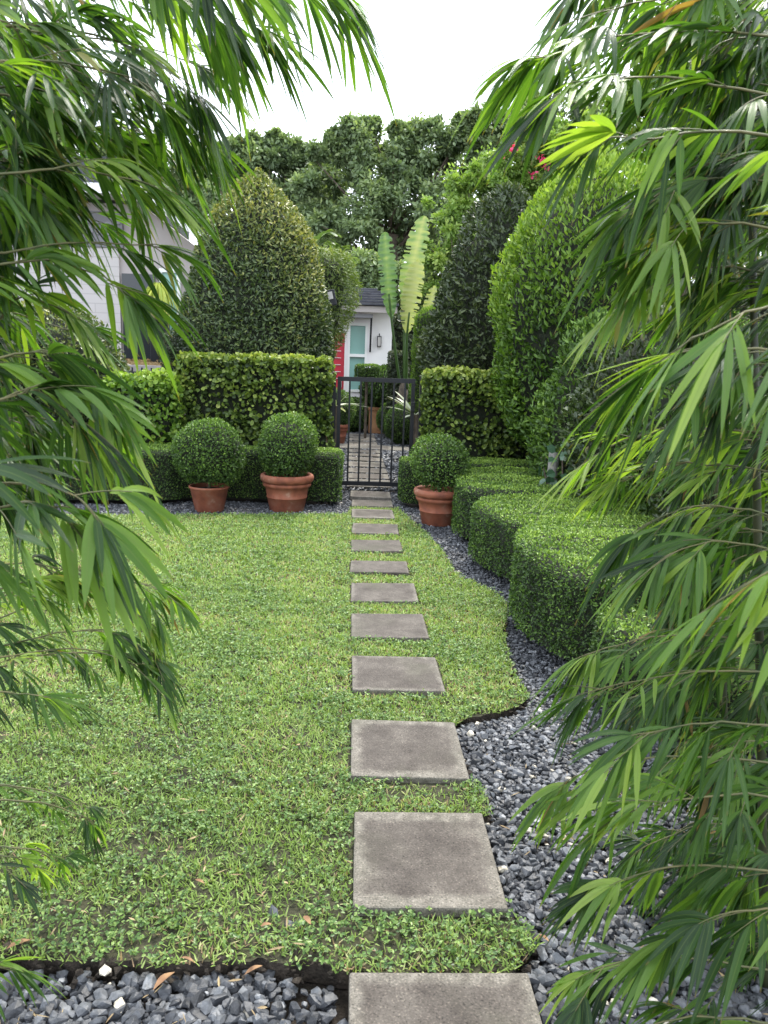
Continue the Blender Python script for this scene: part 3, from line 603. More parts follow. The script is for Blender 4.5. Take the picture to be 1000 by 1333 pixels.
rf.build('roof', M['roof'], hs)
for x in (-.10, .40): MB().lathe([(.001, -.02), (.045, -.02), (.05, 0), (.02, .001)], (x, -.3, 2.80), 16).build('downlight', M['lit'], hs, True)
# canopy with strut over the door
MB().box2((-1.6, -.42, 2.615), (.47, -.001, 2.665)).box2((-1.6, -.425, 2.60), (.47, -.42, 2.69)).build('canopy', M['grey_band'], hs)
MB().tube([(.44, -.40, 2.60), (.44, -.03, 1.85)], .022, 6).build('canopy_strut', M['black'], hs)
la = MB().box2((.60, -.11, 2.20), (.70, -.01, 2.215)).box2((.60, -.11, 1.98), (.70, -.01, 1.99)).box2((.64, -.02, 2.05), (.66, 0, 2.28))
for x in (.602, .69):
    for y in (-.108, -.02): la.box2((x, y, 1.991), (x+.008, y+.008, 2.199))
la = la.build('wall_lantern', M['black'], hs); MB().box2((.613, -.097, 1.992), (.687, -.022, 2.197)).build('lantern_glass', M['lamp_glass'], la)

# ------------------------------------------------------------------ left house
lh = empty('grey_house', (-4.5, 13.5, 0), label='grey stucco house with white brick facing and a white trimmed roof, behind the left bamboo', cat='house')
def lb2(px0, py0, px1, py1, Y, y0, y1):
    a = at(px0, py1, Y); b = at(px1, py0, Y); return (a[0]+4.5, y0, a[2]), (b[0]+4.5, y1, b[2])
zt = at(262, 322, 13.5)[2]; xr = at(262, 380, 13.5)[0]+4.5
prof = [(-6, 0), (xr, 0), (xr, zt-.05), (xr-.95, 4.0), (-6, 4.0)]
b = MB(); A = [b.bm.verts.new((x, 0, z)) for x, z in prof]; B = [b.bm.verts.new((x, 5, z)) for x, z in prof]; n = len(A)
for i in range(n): b.bm.faces.new((A[i], A[(i+1) % n], B[(i+1) % n], B[i]))
b.bm.faces.new(A[::-1]); b.bm.faces.new(B); b.build('wall', M['grey_wall'], lh)
a_, b_ = (-2.0, -.06, .0), (.62, -.003, 3.30); MB().box2(a_, b_).build('brick_facing', M['brick'], lh)
MB().box2((-2.6, -.09, 3.301), (.70, -.004, 3.86)).build('wall_band', M['grey_band'], lh)
MB().box2((-6, -.55, 4.05), (xr-.85, -.02, 4.2)).build('eave_trim', M['white_paint'], lh)
rot = Matrix.Rotation(math.atan2(4.0-zt, .95), 3, 'Y')
MB().box((xr-.42, -.2, (4.1+zt)/2+.07), (1.35, .5, .09), 0, rot).build('barge_board', M['white_paint'], lh)
MB().box2((-6, -.5, 4.201), (xr-1.2, 5, 4.6)).build('roof', M['roof'], lh)
wf = MB(); X0, X1 = 1.28, 1.62
for a, b_ in (((X0, -.10, 1.2), (X0+.05, -.004, 3.0)), ((X1-.05, -.10, 1.2), (X1, -.004, 3.0)), ((X0+.051, -.10, 2.94), (X1-.051, -.004, 3.0)), ((X0+.051, -.10, 1.2), (X1-.051, -.004, 1.26))): wf.box2(a, b_)
wf = wf.build('window', M['white_paint'], lh); MB().box2((X0+.05, -.06, 1.26), (X1-.05, -.02, 2.94)).build('pane', M['frost'], wf)
hb2 = MB().box2((.66, -.06, 1.3), (1.2, -.01, 2.9)).build('dark_window', M['glass_dark'], lh)
def text(name, body, size, loc, m, parent, ext=.006, rx=90, shear=0):
    cu = bpy.data.curves.new(name, 'FONT'); cu.body = body; cu.size = size; cu.extrude = ext; cu.align_x = 'CENTER'; cu.align_y = 'CENTER'; cu.shear = shear
    o = bpy.data.objects.new(name+'_tmp', cu); COL.objects.link(o); dg = bpy.context.evaluated_depsgraph_get(); me = bpy.data.meshes.new_from_object(o.evaluated_get(dg))
    bpy.data.objects.remove(o); q = link(name, me, m, parent); me.materials.clear(); me.materials.append(m); q.location = loc; q.rotation_euler = (R(rx), 0, 0); return q
text('house_number', '3985', .30, (.40, -.10, 3.58), M['relief'], lh, .012)
# planter wall with chips, number plates
pw = empty('planter_wall', (-3.6, 12.7, 0), label='low dark grey planter wall topped with tan wood chips before the grey house', cat='planter wall')
MB().box2((-2.2, 0, 0), (.78, .6, 1.30), .01).build('wall', M['grey_band'], pw)
MB().box2((-2.2, -.03, 1.301), (.8, .62, 1.42), .01).build('coping', M['grey_wall'], pw)
ch = rng.uniform([-.6, .03, 1.43], [.74, .58, 1.50], (900, 3)); V, F, r = leaves(T_DIAM, ch, rng.normal(size=(900, 3))*[1, 1, .3], rng.normal(size=(900, 3)), .06, .03)
MB().box2((-.62, .02, 1.421), (.76, .58, 1.475)).build('chip_bed', M['chips'], pw); mesh_np('wood_chips', V, F, M['chips'], pw)
for (cx, lab) in ((-3.18, 'white number plate reading 3985 under the wood chips'), (-3.82, 'white number plate further left, half hidden by bamboo leaves')):
    p = MB().box2((-.14, 0, -.05), (.14, .012, .05), .003).build('number_plate', M['white_paint']); p.location = (cx, 12.67, 1.28 if cx > -3.5 else 1.30); p.rotation_euler.y = R(2); tag(p, lab, 'number plate', 'number plates on the planter wall')
    text('digits', '3985', .095, (0, -.003, 0), M['black'], p, .002, shear=.15)
for (cx, lab) in ((-3.25, 'black mailbox under the visible number plate'), (-3.95, 'black mailbox under the half hidden number plate')):
    p = MB().box2((-.28, -.06, -.30), (.28, 0, 0), .01).build('mailbox', M['black']); p.location = (cx, 12.695, 1.215); tag(p, lab, 'mailbox', 'mailboxes set in the planter wall'); MB().box2((-.2, -.068, -.10), (.2, -.061, -.07)).build('mail_slot', M['grey_band'], p)
for (px, py, Y, rr_, hh, lab) in ((70, 430, 10.8, .95, 2.35, 'dark mottled shrub seen through the left bamboo'), (-30, 430, 10.2, .9, 2.2, 'dark shrub at the left edge behind the bamboo')):
    x = at(px, py, Y)[0]; t = empty('shrub', (x, Y, 0), label=lab, cat='shrub', group='shrubs behind the left bamboo'); crown(t, [(rr_*.7, .1), (rr_, .5), (rr_*1.02, hh*.5), (rr_*.85, hh*.8), (.02, hh)], .06, 1300, M['cone_left'], rough=.09, inset=.14, gaps=.4, seed=px/50.); trunk(t, .5, .04, .03)
# plant stand, ponytail palm
c = at(208, 417, 12.9)
st = empty('plant_stand', (c[0], c[1], 0), label='dark flat topped stand carrying the ponytail palm', cat='plant stand')
MB().box2((-.25, -.2, c[2]-.03), (.25, .2, c[2]), .005).build('table_top', M['black'], st); MB().box2((-.13, -.13, 1.42), (.13, .13, c[2]-.031), .01).build('pedestal', M['black'], st)
pp = empty('ponytail_palm', (c[0], c[1], c[2]), label='ponytail palm with a swollen tan base and drooping yellow green leaves', cat='palm')
MB().lathe([(.10, 0), (.155, .03), (.15, .09), (.10, .16), (.055, .21), (.04, .30), (.035, .42), (.045, .50)], n=20).build('trunk', M['bulb'], pp, True)
def strips(n, root, length, width, droop, up0, up1, seg=7):
    az = rng.uniform(0, 2*pi, n); el = rng.uniform(up0, up1, n); L = length*rng.uniform(.6, 1.15, n); V, F = [], []
    D = np.stack([np.cos(az)*np.cos(el), np.sin(az)*np.cos(el), np.sin(el)], 1); t = np.linspace(0, 1, seg+1)
    C = root+D[:, None, :]*(L[:, None]*t)[..., None]; C[..., 2] -= droop*L[:, None]*t**2
    side = nrm(np.cross(D, [0, 0, 1.])); wv = width*(np.sin(np.clip(t*.93+.07, 0, 1)*pi)**.6)[None, :, None]*.5
    V = np.stack([C-side[:, None, :]*wv, C+side[:, None, :]*wv], 2).reshape(-1, 3); k = np.arange(n)[:, None]*(seg+1)*2+np.arange(seg)[None]*2
    F = np.stack([k, k+1, k+3, k+2], -1).reshape(-1, 4); return V, F, np.repeat(rng.random(n), (seg+1)*2)
V, F, r = strips(170, np.array([0, 0, .50]), .55, .022, 1.5, .3, 1.4); mesh_np('foliage', V, F, M['ponytail'], pp, True, {'rnd': r})
t = empty('clipped_shrub', (at(243, 446, 11.8)[0], 11.8, 0), label='small dark rounded shrub poking out left of the clipped cone', cat='shrub')
crown(t, [(.1, .9), (.3, 1.2), (.38, 1.6), (.34, 1.9), (.02, 2.05)], .04, 2200, M['cone_dark'], seed=1); trunk(t, 1.1, .04, .03)

# ------------------------------------------------------------------ things behind the gate
c = (.80, 18.0, 0)
t = empty('square_planter', c, label='rusty square planter at the end of the pavers behind the gate', cat='planter'); MB().box2((-.36, -.3, 0), (.36, .3, .52), .015).build('box', M['rust'], t); MB().box2((-.38, -.32, .521), (.38, .32, .60), .01).build('rim', M['rust'], t)
t = empty('shrub', (.80, 18.0, .5), label='dark round shrub growing in the rusty square planter', cat='shrub'); crown(t, [(.2, .0), (.5, .2), (.62, .5), (.5, .85), (.02, 1.05)], .06, 1500, M['box'], rough=.05)
for (px, Y, z0, r, zc, lab) in ((461, 18.0, 0, .40, .40, 'clipped ball shrub on the left of the pavers behind the gate'), (527, 15.6, 0, .42, .40, 'clipped ball shrub on the right of the pavers behind the gate'), (512, 17.0, 0, .38, .40, 'clipped ball shrub beside the rusty planter, half hidden')):
    x = at(px, 540, Y)[0]; t = empty('clipped_ball', (x, Y, 0), label=lab, cat='shrub', group='clipped balls behind the gate'); a = np.linspace(-1.3, pi/2, 12); crown(t, [(max(.01, r*cos(q)), zc+r*sin(q)) for q in a], .035, 3500, M['box'], rough=.02, inset=.05)
x = at(437, 560, 15.2)[0]; potted((x, 15.25, 0), .95, 1, (.34, .66, 1.2), label='potted bush behind the left gate post', cat='potted topiary')
hedge('low_hedge', [(-.75, 17.6), (.05, 17.6), (.05, 18.2), (-.75, 18.2)], .75, .045, 1800, M['bright'], rr=.05, inset=.06, label='bright green low hedge strip under the window of the white house', cat='hedge')
for (px, py, w_, h_, Y, lab) in ((478, 475, .50, .30, 16.5, 'clipped cube topiary on a stem seen above the gate'),):
    x = at(px, py, Y)[0]; z = at(px, 475, Y)[2]; zb_ = at(px, 493, Y)[2]
    t = hedge('cube_topiary', [(x-.25, Y-.25), (x+.25, Y-.25), (x+.25, Y+.25), (x-.25, Y+.25)], z-zb_, .045, 2600, M['box'], rr=.05, inset=.06, sm=1, label=lab, cat='topiary'); t.location.z = zb_
    MB().tube([(0, 0, -zb_), (0, 0, .05)], .03, 7).build('stem', M['bark'], t)
x = at(518, 475, 16.6)[0]
hedge('clipped_shrub', [(x-.2, 16.5), (x+.22, 16.5), (x+.22, 17.0), (x-.2, 17.0)], at(518, 457, 16.5)[2], .05, 1800, M['cone_dark'], rr=.05, inset=.07, sm=1, label='dark square clipped column against the white house corner', cat='topiary')
def agave(px, py, Y, lab):
    x = at(px, py, Y); t = empty('variegated_plant', (x[0], Y, 0), label=lab, cat='plant', group='pale bladed plants behind the gate')
    V, F, r = strips(16, np.array([0, 0, x[2]-.1]), .62, .075, .25, .0, 1.0, 6); mesh_np('blades', V, F, M['agave'], t, True, {'rnd': r}); MB().tube([(0, 0, 0), (0, 0, x[2]-.08)], .05, 8).build('stem', M['bark'], t)
agave(437, 522, 13.2, 'pale variegated plant showing left behind the gate bars'); agave(541, 533, 12.6, 'pale variegated plant showing right behind the gate bars')

# traveller's palm
tp = empty('travellers_palm', (1.10, 16.3, 0), label='fan palm with huge upright banana like leaves beside the white house', cat='palm')
def bigleaf(base, tip, wid, bend, tone, twist=0.):
    """petiole then a broad blade with ragged sides; coordinates relative to the plant"""
    base, tip = np.array(base, float), np.array(tip, float); n = 26; t = np.linspace(0, 1, n); C = base+(tip-base)*t[:, None]+np.array(bend)*np.sin(t*pi)[:, None]
    MB().tube(C[:16], list(np.linspace(.035, .02, 16)), 7).build('petiole', M['palm'], tp, True)
    C = C[11:]; m = len(C); s = np.linspace(0, 1, m); C = np.stack([np.interp(np.linspace(0, 1, 60), s, C[:, k]) for k in range(3)], 1); s = np.linspace(0, 1, 60)
    T = nrm(np.gradient(C, axis=0)); side = nrm(np.cross(T, [sin(twist), -cos(twist), 0])); w = wid*np.interp(s, [0, .08, .25, .5, .8, .93, .98, 1], [.12, .45, .85, 1, .92, .66, .4, .12])
    wl = w*(1-.22*(rng.random(60) < .22)-.07*rng.random(60)); wr = w*(1-.25*(rng.random(60) < .22)-.07*rng.random(60)); nb_ = np.cross(side, T)
    rows = []
    for q, f_ in ((-1, wl), (-.5, wl), (0, w), (.5, wr), (1, wr)): rows.append(C+side*(f_*q)[:, None]+nb_*((abs(q)**1.2)*.28*w+.012*np.sin(s*90)*abs(q))[:, None]-np.array([0, 0, 1])*(abs(q)*.12*w)[:, None])
    V = np.stack(rows, 1); cut = rng.random((60, 2)) < .13; F = [[i*5+j, i*5+j+1, i*5+j+6, i*5+j+5] for i in range(59) for j in range(4) if not (i > 6 and ((j == 0 and cut[i, 0]) or (j == 3 and cut[i, 1])))]
    mesh_np('blade', V.reshape(-1, 3), np.array(F), M['traveller'], tp, True, {'rnd': np.clip(tone+rng.normal(0, .10, 300)+.08*np.repeat(np.sin(s*83), 5)+np.tile([0, 0, .35, 0, 0], 60), 0, 1)})
def rel(px, py, Y): return at(px, py, Y)-np.array([1.10, 16.3, 0])
B0 = rel(527, 500, 16.3)
bigleaf(B0+[-.10, 0, 0], rel(501, 302, 16.2), .205, (-.05, -.1, 0), .22, .25); bigleaf(B0+[.0, .05, 0], rel(553, 281, 16.6), .25, (-.16, 0, 0), .62, -.3)
bigleaf(B0+[.04, -.05, -.1], rel(545, 338, 16.0), .22, (-.10, -.1, 0), .95, -.2); pass
bigleaf(B0+[.12, .2, 0], rel(566, 372, 16.9), .15, (0, 0, 0), .9, -.6)
MB().tube([(0, 0, 0), (-.02, 0, .8), tuple(B0+[0, 0, .05])], [.13, .12, .09], 10).build('trunk', M['bark'], tp, True)

# ------------------------------------------------------------------ trees
def tree(name, loc, blobs, leaf, per, m, trunk_h, r0, wid=.55, flowers=None, **kw):
    """blobs: (x, y, z, rx, rz) clumps relative to the foot; leaves sit in shells of many smaller tufts"""
    root = empty(name, loc, **kw); tips = []
    P_, N_, R_ = [], [], []
    for (x, y, z, rx, rz) in blobs:
        k = max(5, int(9*rx*rx/max(.3, leaf*8)**.7)); k = min(int(k*2.4), 80); dirs = nrm(rng.normal(size=(k, 3))); cen = np.array([x, y, z])+dirs*np.array([rx, rx, rz])*rng.uniform(.25, 1.2, (k, 1))
        for c_ in cen:
            rad = rx*rng.uniform(.22, .46); n = int(per*2.5*rng.uniform(.5, 1.3)); d = nrm(rng.normal(size=(n, 3))); q = rad*(np.abs(rng.normal(0, .62, n))[:, None]+.12)
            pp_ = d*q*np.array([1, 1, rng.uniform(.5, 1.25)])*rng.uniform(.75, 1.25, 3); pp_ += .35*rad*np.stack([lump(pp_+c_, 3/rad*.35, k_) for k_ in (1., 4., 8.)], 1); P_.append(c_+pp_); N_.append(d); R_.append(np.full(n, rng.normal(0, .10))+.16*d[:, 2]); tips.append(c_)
    P = np.concatenate(P_); d = np.concatenate(N_); n = len(P); D = nrm(d+nrm(rng.normal(size=(n, 3)))*.9+[0, 0, -.15]); Nn = nrm(rng.normal(size=(n, 3))+[0, 0, .9])
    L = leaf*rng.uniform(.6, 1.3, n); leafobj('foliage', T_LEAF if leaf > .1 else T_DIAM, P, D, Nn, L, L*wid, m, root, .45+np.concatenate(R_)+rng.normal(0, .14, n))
    tb = MB(); top = (rng.normal(0, .1), 0, trunk_h); tb.tube([(0, 0, 0), (.05*r0*4, 0, trunk_h*.5), top], [r0*1.25, r0, r0*.8], 10); tb.build('trunk', M['bark'], root, True)
    lb_ = MB(); tips = np.array(tips)
    for c_ in tips[rng.choice(len(tips), min(len(tips), 22), replace=False)]:
        a = np.array(top)-[0, 0, rng.uniform(0, .3)*trunk_h]; mid = (a*.5+c_*.5)+rng.normal(0, .08, 3)*np.linalg.norm(c_-a)+[0, 0, .05*np.linalg.norm(c_-a)]; lb_.tube([a, mid, c_], [r0*.22, r0*.10, r0*.02], 5)
    lb_.build('limbs', M['bark'], root, True)
    if flowers is not None:
        for q in np.array(flowers):
            P = q+rng.normal(0, .03, (10, 3)); leafobj('flower_cluster', T_ROUND, P, rng.normal(size=(10, 3)), rng.normal(size=(10, 3)), .055, .05, M['flower'], root)
    return root
def blobs_px(loc, Y, L):
    """clumps given by photo position and pixel radius, at the tree's own distance"""
    o = []
    for e in L:
        px, py, rp = e[:3]; dy = e[3] if len(e) > 3 else 0; p = at(px, py, Y+dy); r = rp*(Y+dy)/1000; o.append((p[0]-loc[0], p[1]-loc[1], p[2], r, r*.85))
    return o
x = at(500, 400, 28)[0]
tree('banyan_tree', (x, 28, 0), blobs_px((x, 28), 28, [(462, 188, 26), (480, 215, 34), (440, 240, 34, 1), (505, 250, 42), (545, 200, 34), (575, 215, 32, 1), (600, 235, 30), (433, 182, 9), (415, 197, 11), (484, 163, 10), (455, 160, 7), (562, 167, 13), (520, 172, 12), (603, 163, 12), (446, 200, 14), (400, 240, 16), (555, 260, 38, -1), (470, 290, 38, -1), (425, 290, 34), (520, 320, 34, 1), (480, 345, 34), (440, 350, 30, -1), (575, 300, 30), (530, 180, 24), (505, 200, 20, 1), (468, 168, 12), (590, 190, 20), (420, 330, 30), (392, 330, 30)]), .17, 95, M['tree_dark'], 6.0, .45, label='huge dark tree with hanging leafy limbs in the middle background', cat='tree', group='trees in the background')
x = at(350, 400, 31)[0]
tree('broadleaf_tree', (x, 31, 0), blobs_px((x, 31), 31, [(350, 205, 28), (375, 215, 26), (285, 196, 11), (332, 186, 12), (395, 202, 11), (310, 190, 9), (360, 182, 8), (395, 225, 24), (330, 225, 30), (300, 215, 30), (280, 230, 28), (375, 250, 30), (405, 265, 30), (340, 265, 30), (270, 265, 30), (245, 240, 26), (375, 190, 12), (420, 215, 14), (425, 245, 18), (400, 300, 30)]), .18, 90, M['tree_dark'], 6.0, .4, label='rounded green tree behind the clipped cone on the left', cat='tree', group='trees in the background')
x = at(230, 400, 26)[0]
tree('broadleaf_tree', (x, 26, 0), blobs_px((x, 26), 26, [(240, 215, 30), (205, 225, 30), (170, 215, 32), (130, 205, 30), (90, 190, 34), (50, 160, 36), (20, 200, 36), (255, 260, 28), (215, 260, 30), (60, 230, 36), (-20, 160, 40)]), .16, 85, M['tree_dark'], 5.0, .3, label='green tree above the grey house roof, seen through the left bamboo', cat='tree', group='trees in the background')
x = at(600, 400, 22)[0]
tree('light_green_tree', (x, 22, 0), blobs_px((x, 22), 22, [(590, 270, 28), (612, 250, 26), (600, 305, 28), (575, 330, 24), (625, 290, 28), (640, 255, 26), (590, 360, 26), (615, 345, 24), (570, 385, 22), (655, 235, 22), (600, 395, 20), (665, 280, 26)]), .13, 95, M['tree_light'], 3.5, .2, label='light yellow green leafy tree behind the dark cone', cat='tree', group='trees in the background')
x = at(510, 400, 23)[0]
tree('understorey_tree', (x, 23, 0), blobs_px((x, 23), 23, [(480, 350, 26), (520, 360, 28), (560, 370, 28), (500, 400, 30), (545, 410, 30), (585, 420, 30), (460, 375, 22), (530, 450, 28), (570, 460, 28)]), .15, 100, M['tree_dark'], 2.0, .15, label='dark leafy tree directly behind the fan palm', cat='tree', group='trees in the background')
x = at(640, 400, 27)[0]
tree('broadleaf_tree', (x, 27, 0), blobs_px((x, 27), 27, [(625, 185, 22), (650, 165, 24), (685, 150, 26), (640, 210, 26), (670, 200, 26), (720, 170, 30), (620, 155, 12), (760, 150, 34), (700, 210, 30)]), .16, 80, M['tree_dark'], 5.0, .3, label='dark airy tree rising above the flowering vine on the right', cat='tree', group='trees in the background')
x = at(700, 400, 14)[0]; FL = [at(px, py, 13.6)-np.array([x, 14, 0]) for px, py in ((668, 190), (671, 194), (664, 197), (655, 198), (708, 208), (704, 206), (694, 228), (712, 218))]
tree('bougainvillea', (x, 14, 0), blobs_px((x, 14), 14, [(660, 215, 24), (690, 200, 28), (720, 215, 30), (700, 245, 28), (735, 180, 28), (675, 245, 20), (760, 210, 34), (740, 250, 34), (800, 190, 40), (790, 250, 40)]), .07, 110, M['tree_light'], 3.2, .08, flowers=FL, label='climbing bougainvillea with a few pink flowers above the right cones', cat='shrub')
x = at(880, 400, 10)[0]
tree('bright_green_tree', (x, 10, 0), blobs_px((x, 10), 10, [(860, 60, 50), (930, 40, 50), (980, 110, 50), (900, 130, 48), (830, 130, 42), (860, 200, 46), (940, 200, 50), (1010, 200, 50), (820, 280, 40), (900, 290, 46), (980, 300, 50), (850, 360, 44), (940, 380, 50), (1010, 400, 50), (880, 450, 44), (820, 430, 36), (960, 480, 50)]), .09, 110, M['bright'], 3.5, .15, label='bright green leafy tree showing through the right bamboo', cat='tree')
# mixed shrub mass on the right, behind the low hedges
for (px, py, Y, r, h, mm, lab) in ((775, 500, 7.6, .52, 2.1, 'box', 'loose dark green shrub right of the bushy column'), (840, 520, 6.8, .6, 2.1, 'cone_dark', 'dark mottled shrub behind the right bamboo'), (930, 560, 6.0, .7, 2.0, 'box', 'dense green shrub behind the lower right bamboo'), (1010, 600, 5.0, .7, 1.9, 'cone_dark', 'dark shrub at the right edge behind the bamboo')):
    x = at(px, py, Y)[0]; t = empty('shrub', (x, Y, 0), label=lab, cat='shrub', group='shrubs behind the right low hedges'); crown(t, [(r*.6, .25), (r*.95, .5), (r*1.05, h*.4), (r, h*.65), (r*.7, h*.88), (.02, h)], .055, 1500, M[mm], rough=.10, up=.7, inset=.16, gaps=.45, seed=px/100.); trunk(t, .6, .04, .03)
# clipped greens further back on the right
t = empty('clipped_column', (at(556, 440, 13)[0]+.12, 13, 0), label='narrow feathery green clipped column left of the dark cone', cat='topiary'); crown(t, [(.25, .2), (.34, .8), (.36, 1.8), (.35, 2.35), (.2, 2.5), (.02, 2.53)], .045, 3200, M['bright'], T_DIAM, .25, .03, .9, inset=.06); trunk(t, .5, .05, .04)
t = empty('pale_cone', (at(585, 400, 15)[0]+.25, 15, 0), label='pale green soft cone shrub behind the dark cone', cat='topiary'); crown(t, cone_prof(.75, 3.5, .2, 1.8), .05, 2200, M['bright'], T_DIAM, .25, .04, .9, inset=.1); trunk(t, .6, .05, .04)
# clipped bamboo-like screen on the left of the white house
x = at(430, 400, 12.6)[0]
t = empty('clipped_column', (x-.15, 12.6, 0), label='yellow green bamboo clipped square beside the white house', cat='topiary')
crown(t, [(.15, 1.5), (.38, 1.9), (.48, 2.4), (.52, 2.9), (.50, 3.15), (.35, 3.28), (.02, 3.3)], .09, 1700, M['yellow'], T_DIAM, .18, .10, -.35, inset=.14, tone=lambda P, N: .1*N[:, 2]); trunk(t, 2.2, .05, .04, M['culm'])
fl = empty('floodlight', tuple(at(431, 388, 11.2)), label='small dark floodlight beside the clipped cone', cat='floodlight'); MB().box((0, 0, 0), (.13, .09, .22), .01, Matrix.Rotation(R(-12), 3, 'Y')).build('housing', M['black'], fl); MB().box((-.01, -.052, .03), (.07, .012, .10), 0, Matrix.Rotation(R(-12), 3, 'Y')).build('lens', M['lamp_glass'], fl); zf = at(431, 388, 11.2)[2]; MB().tube([(-.04, .05, 0), (-.2, .05, -.02), (-.2, .05, -zf)], .02, 6).build('pole', M['black'], fl)
# small palms
def palm(px, py, Y, h, nf, Lf, lab, seed=0):
    p = at(px, py, Y); root = empty('palm', (p[0], Y, 0), label=lab, cat='palm', group='feather palms in the background'); z = p[2]
    MB().tube([(0, 0, 0), (.03, 0, z*.5), (0, 0, z)], [.08, .06, .05], 8).build('trunk', M['bark'], root, True)
    V_, F_, R_ = [], [], []; off = 0; st = MB()
    for k in range(nf):
        az = 2*pi*k/nf+rng.normal(0, .2); el = rng.uniform(.5, 1.35); D = np.array([cos(az)*cos(el), sin(az)*cos(el), sin(el)]); L = Lf*rng.uniform(.8, 1.1); t_ = np.linspace(0, 1, 34)
        C = np.array([0, 0, z])+D*(L*t_)[:, None]; C[:, 2] -= .55*L*t_**2.2; st.tube(C[::3], list(np.linspace(.018, .004, len(C[::3]))), 5); T = nrm(np.gradient(C, axis=0)); s = nrm(np.cross(T, [0, 0, 1.]))
        for q in (-1, 1):
            D2 = nrm(s[4:]*q+T[4:]*.75+np.array([0, 0, -.25])); ln = .42*Lf*np.sin(np.clip(t_[4:]*.9+.08, 0, 1)*pi)**.6*.6+.05; V, F, r = leaves(T_DIAM, C[4:], D2, np.tile([0, 0, 1.], (30, 1)), ln, .035, np.full(30, rng.uniform(.2, 1))); V_.append(V); F_.append(F+off); R_.append(r); off += len(V)
    mesh_np('fronds', np.concatenate(V_), np.concatenate(F_), M['palm'], root, False, {'rnd': np.concatenate(R_)}); st.build('frond_stems', M['palm'], root, True)
palm(405, 330, 20, 4, 9, 1.3, 'feathery palm whose fronds rise above the yellow green column'); palm(438, 345, 21, 4, 8, 1.1, 'smaller feathery palm right of the taller one')
# dark green backing hedge
hedge('back_hedge', [(-3, 20.5), (9, 20.5), (9, 21.5), (-3, 21.5)], 2.9, .14, 260, M['cone_dark'], rr=.2, rough=.12, inset=.25, label='tall dark hedge closing the garden behind the fan palm', cat='hedge')
hedge('back_hedge', [(1.35, 14.2), (5.5, 13.2), (5.5, 14), (1.5, 15.0)], 2.0, .09, 500, M['cone_dark'], rr=.15, rough=.09, inset=.2, label='dark hedge along the right side behind the fence', cat='hedge')
hedge('back_hedge', [(3.6, 2.5), (3.6, 9.4), (4.6, 9.4), (4.6, 2.5)], 2.6, .06, 750, M['cone_dark'], rr=.2, rough=.1, inset=.2, label='tall mixed dark hedge along the right boundary', cat='hedge')
# weathered post and round leaved plant
t = MB().tube([(0, 0, 0), (0, 0, .78)], [.055, .05], 12).build('wooden_post', M['post'], None, True); t.location = (2.0, 8.4, 0); t.location = (at(720, 610, 7.3)[0], 7.3, 0); tag(t, 'short weathered grey post behind the low hedge', 'post')
cl = at(745, 612, 7.0); t = empty('round_leaf_plant', (cl[0], 7.1, 0), label='plant with thick round blue green leaves beside the grey post', cat='plant')
n = 46; P = np.column_stack([rng.normal(0, .14, n), rng.normal(0, .12, n), rng.uniform(.45, .92, n)]); leafobj('foliage', T_ROUND, P, nrm(rng.normal(size=(n, 3))+[0, -.2, .2]), nrm(rng.normal(size=(n, 3))*.6+[0, -.8, .8]), .10, .085, M['clusia'], t)
sb = MB()
for q in P[:14]: sb.tube([(q[0]*.2, q[1]*.2, 0), tuple(q)], [.012, .006], 5)
sb.build('stem', M['bark'], t, True)

# ------------------------------------------------------------------ bamboo
def leafstrip(P, D, L, Wd, droop, Nn, rnd, seg=7):
    """long bamboo leaves: curved, folded on the midrib"""
    n = len(P); t = np.linspace(0, 1, seg+1); C = P[:, None, :]+D[:, None, :]*(L[:, None]*t)[..., None]
    C[..., 2] -= (droop*L)[:, None]*t**2
    T = np.gradient(C, axis=1); T = nrm(T); side = nrm(np.cross(T, Nn[:, None, :])); up = np.cross(side, T)
    pr = np.interp(t, [0, .04, .18, .42, .7, .9, 1], [.08, .22, .85, 1.0, .78, .36, .02]); w = Wd[:, None]*pr*.5
    fold = .28
    Lf = C-side*w[..., None]+up*(w*fold)[..., None]; Rt = C+side*w[..., None]+up*(w*fold)[..., None]
    V = np.stack([Lf, C, Rt], 2).reshape(-1, 3); base = (np.arange(n)*(seg+1)*3)[:, None]+np.arange(seg)[None]*3
    F = np.concatenate([np.stack([base, base+1, base+4, base+3], -1).reshape(-1, 4), np.stack([base+1, base+2, base+5, base+4], -1).reshape(-1, 4)])
    lu = np.tile(np.array([-1, 0, 1.]), n*(seg+1)); lv = np.tile(np.repeat(t, 3), n); return V, F, np.repeat(np.clip(rnd, 0, 1), (seg+1)*3), lu, lv
def nptube(C, R_, k):
    T = nrm(np.gradient(C, axis=0)); a = nrm(np.cross(T, [.13, .2, .97])); b_ = np.cross(T, a); q = np.arange(k)*2*pi/k; n = len(C)
    V = C[:, None]+(a[:, None]*np.cos(q)[None, :, None]+b_[:, None]*np.sin(q)[None, :, None])*np.asarray(R_)[:, None, None]
    F = [[i*k+j, i*k+(j+1) % k, (i+1)*k+(j+1) % k, (i+1)*k+j] for i in range(n-1) for j in range(k)]; return V.reshape(-1, 3), np.array(F)
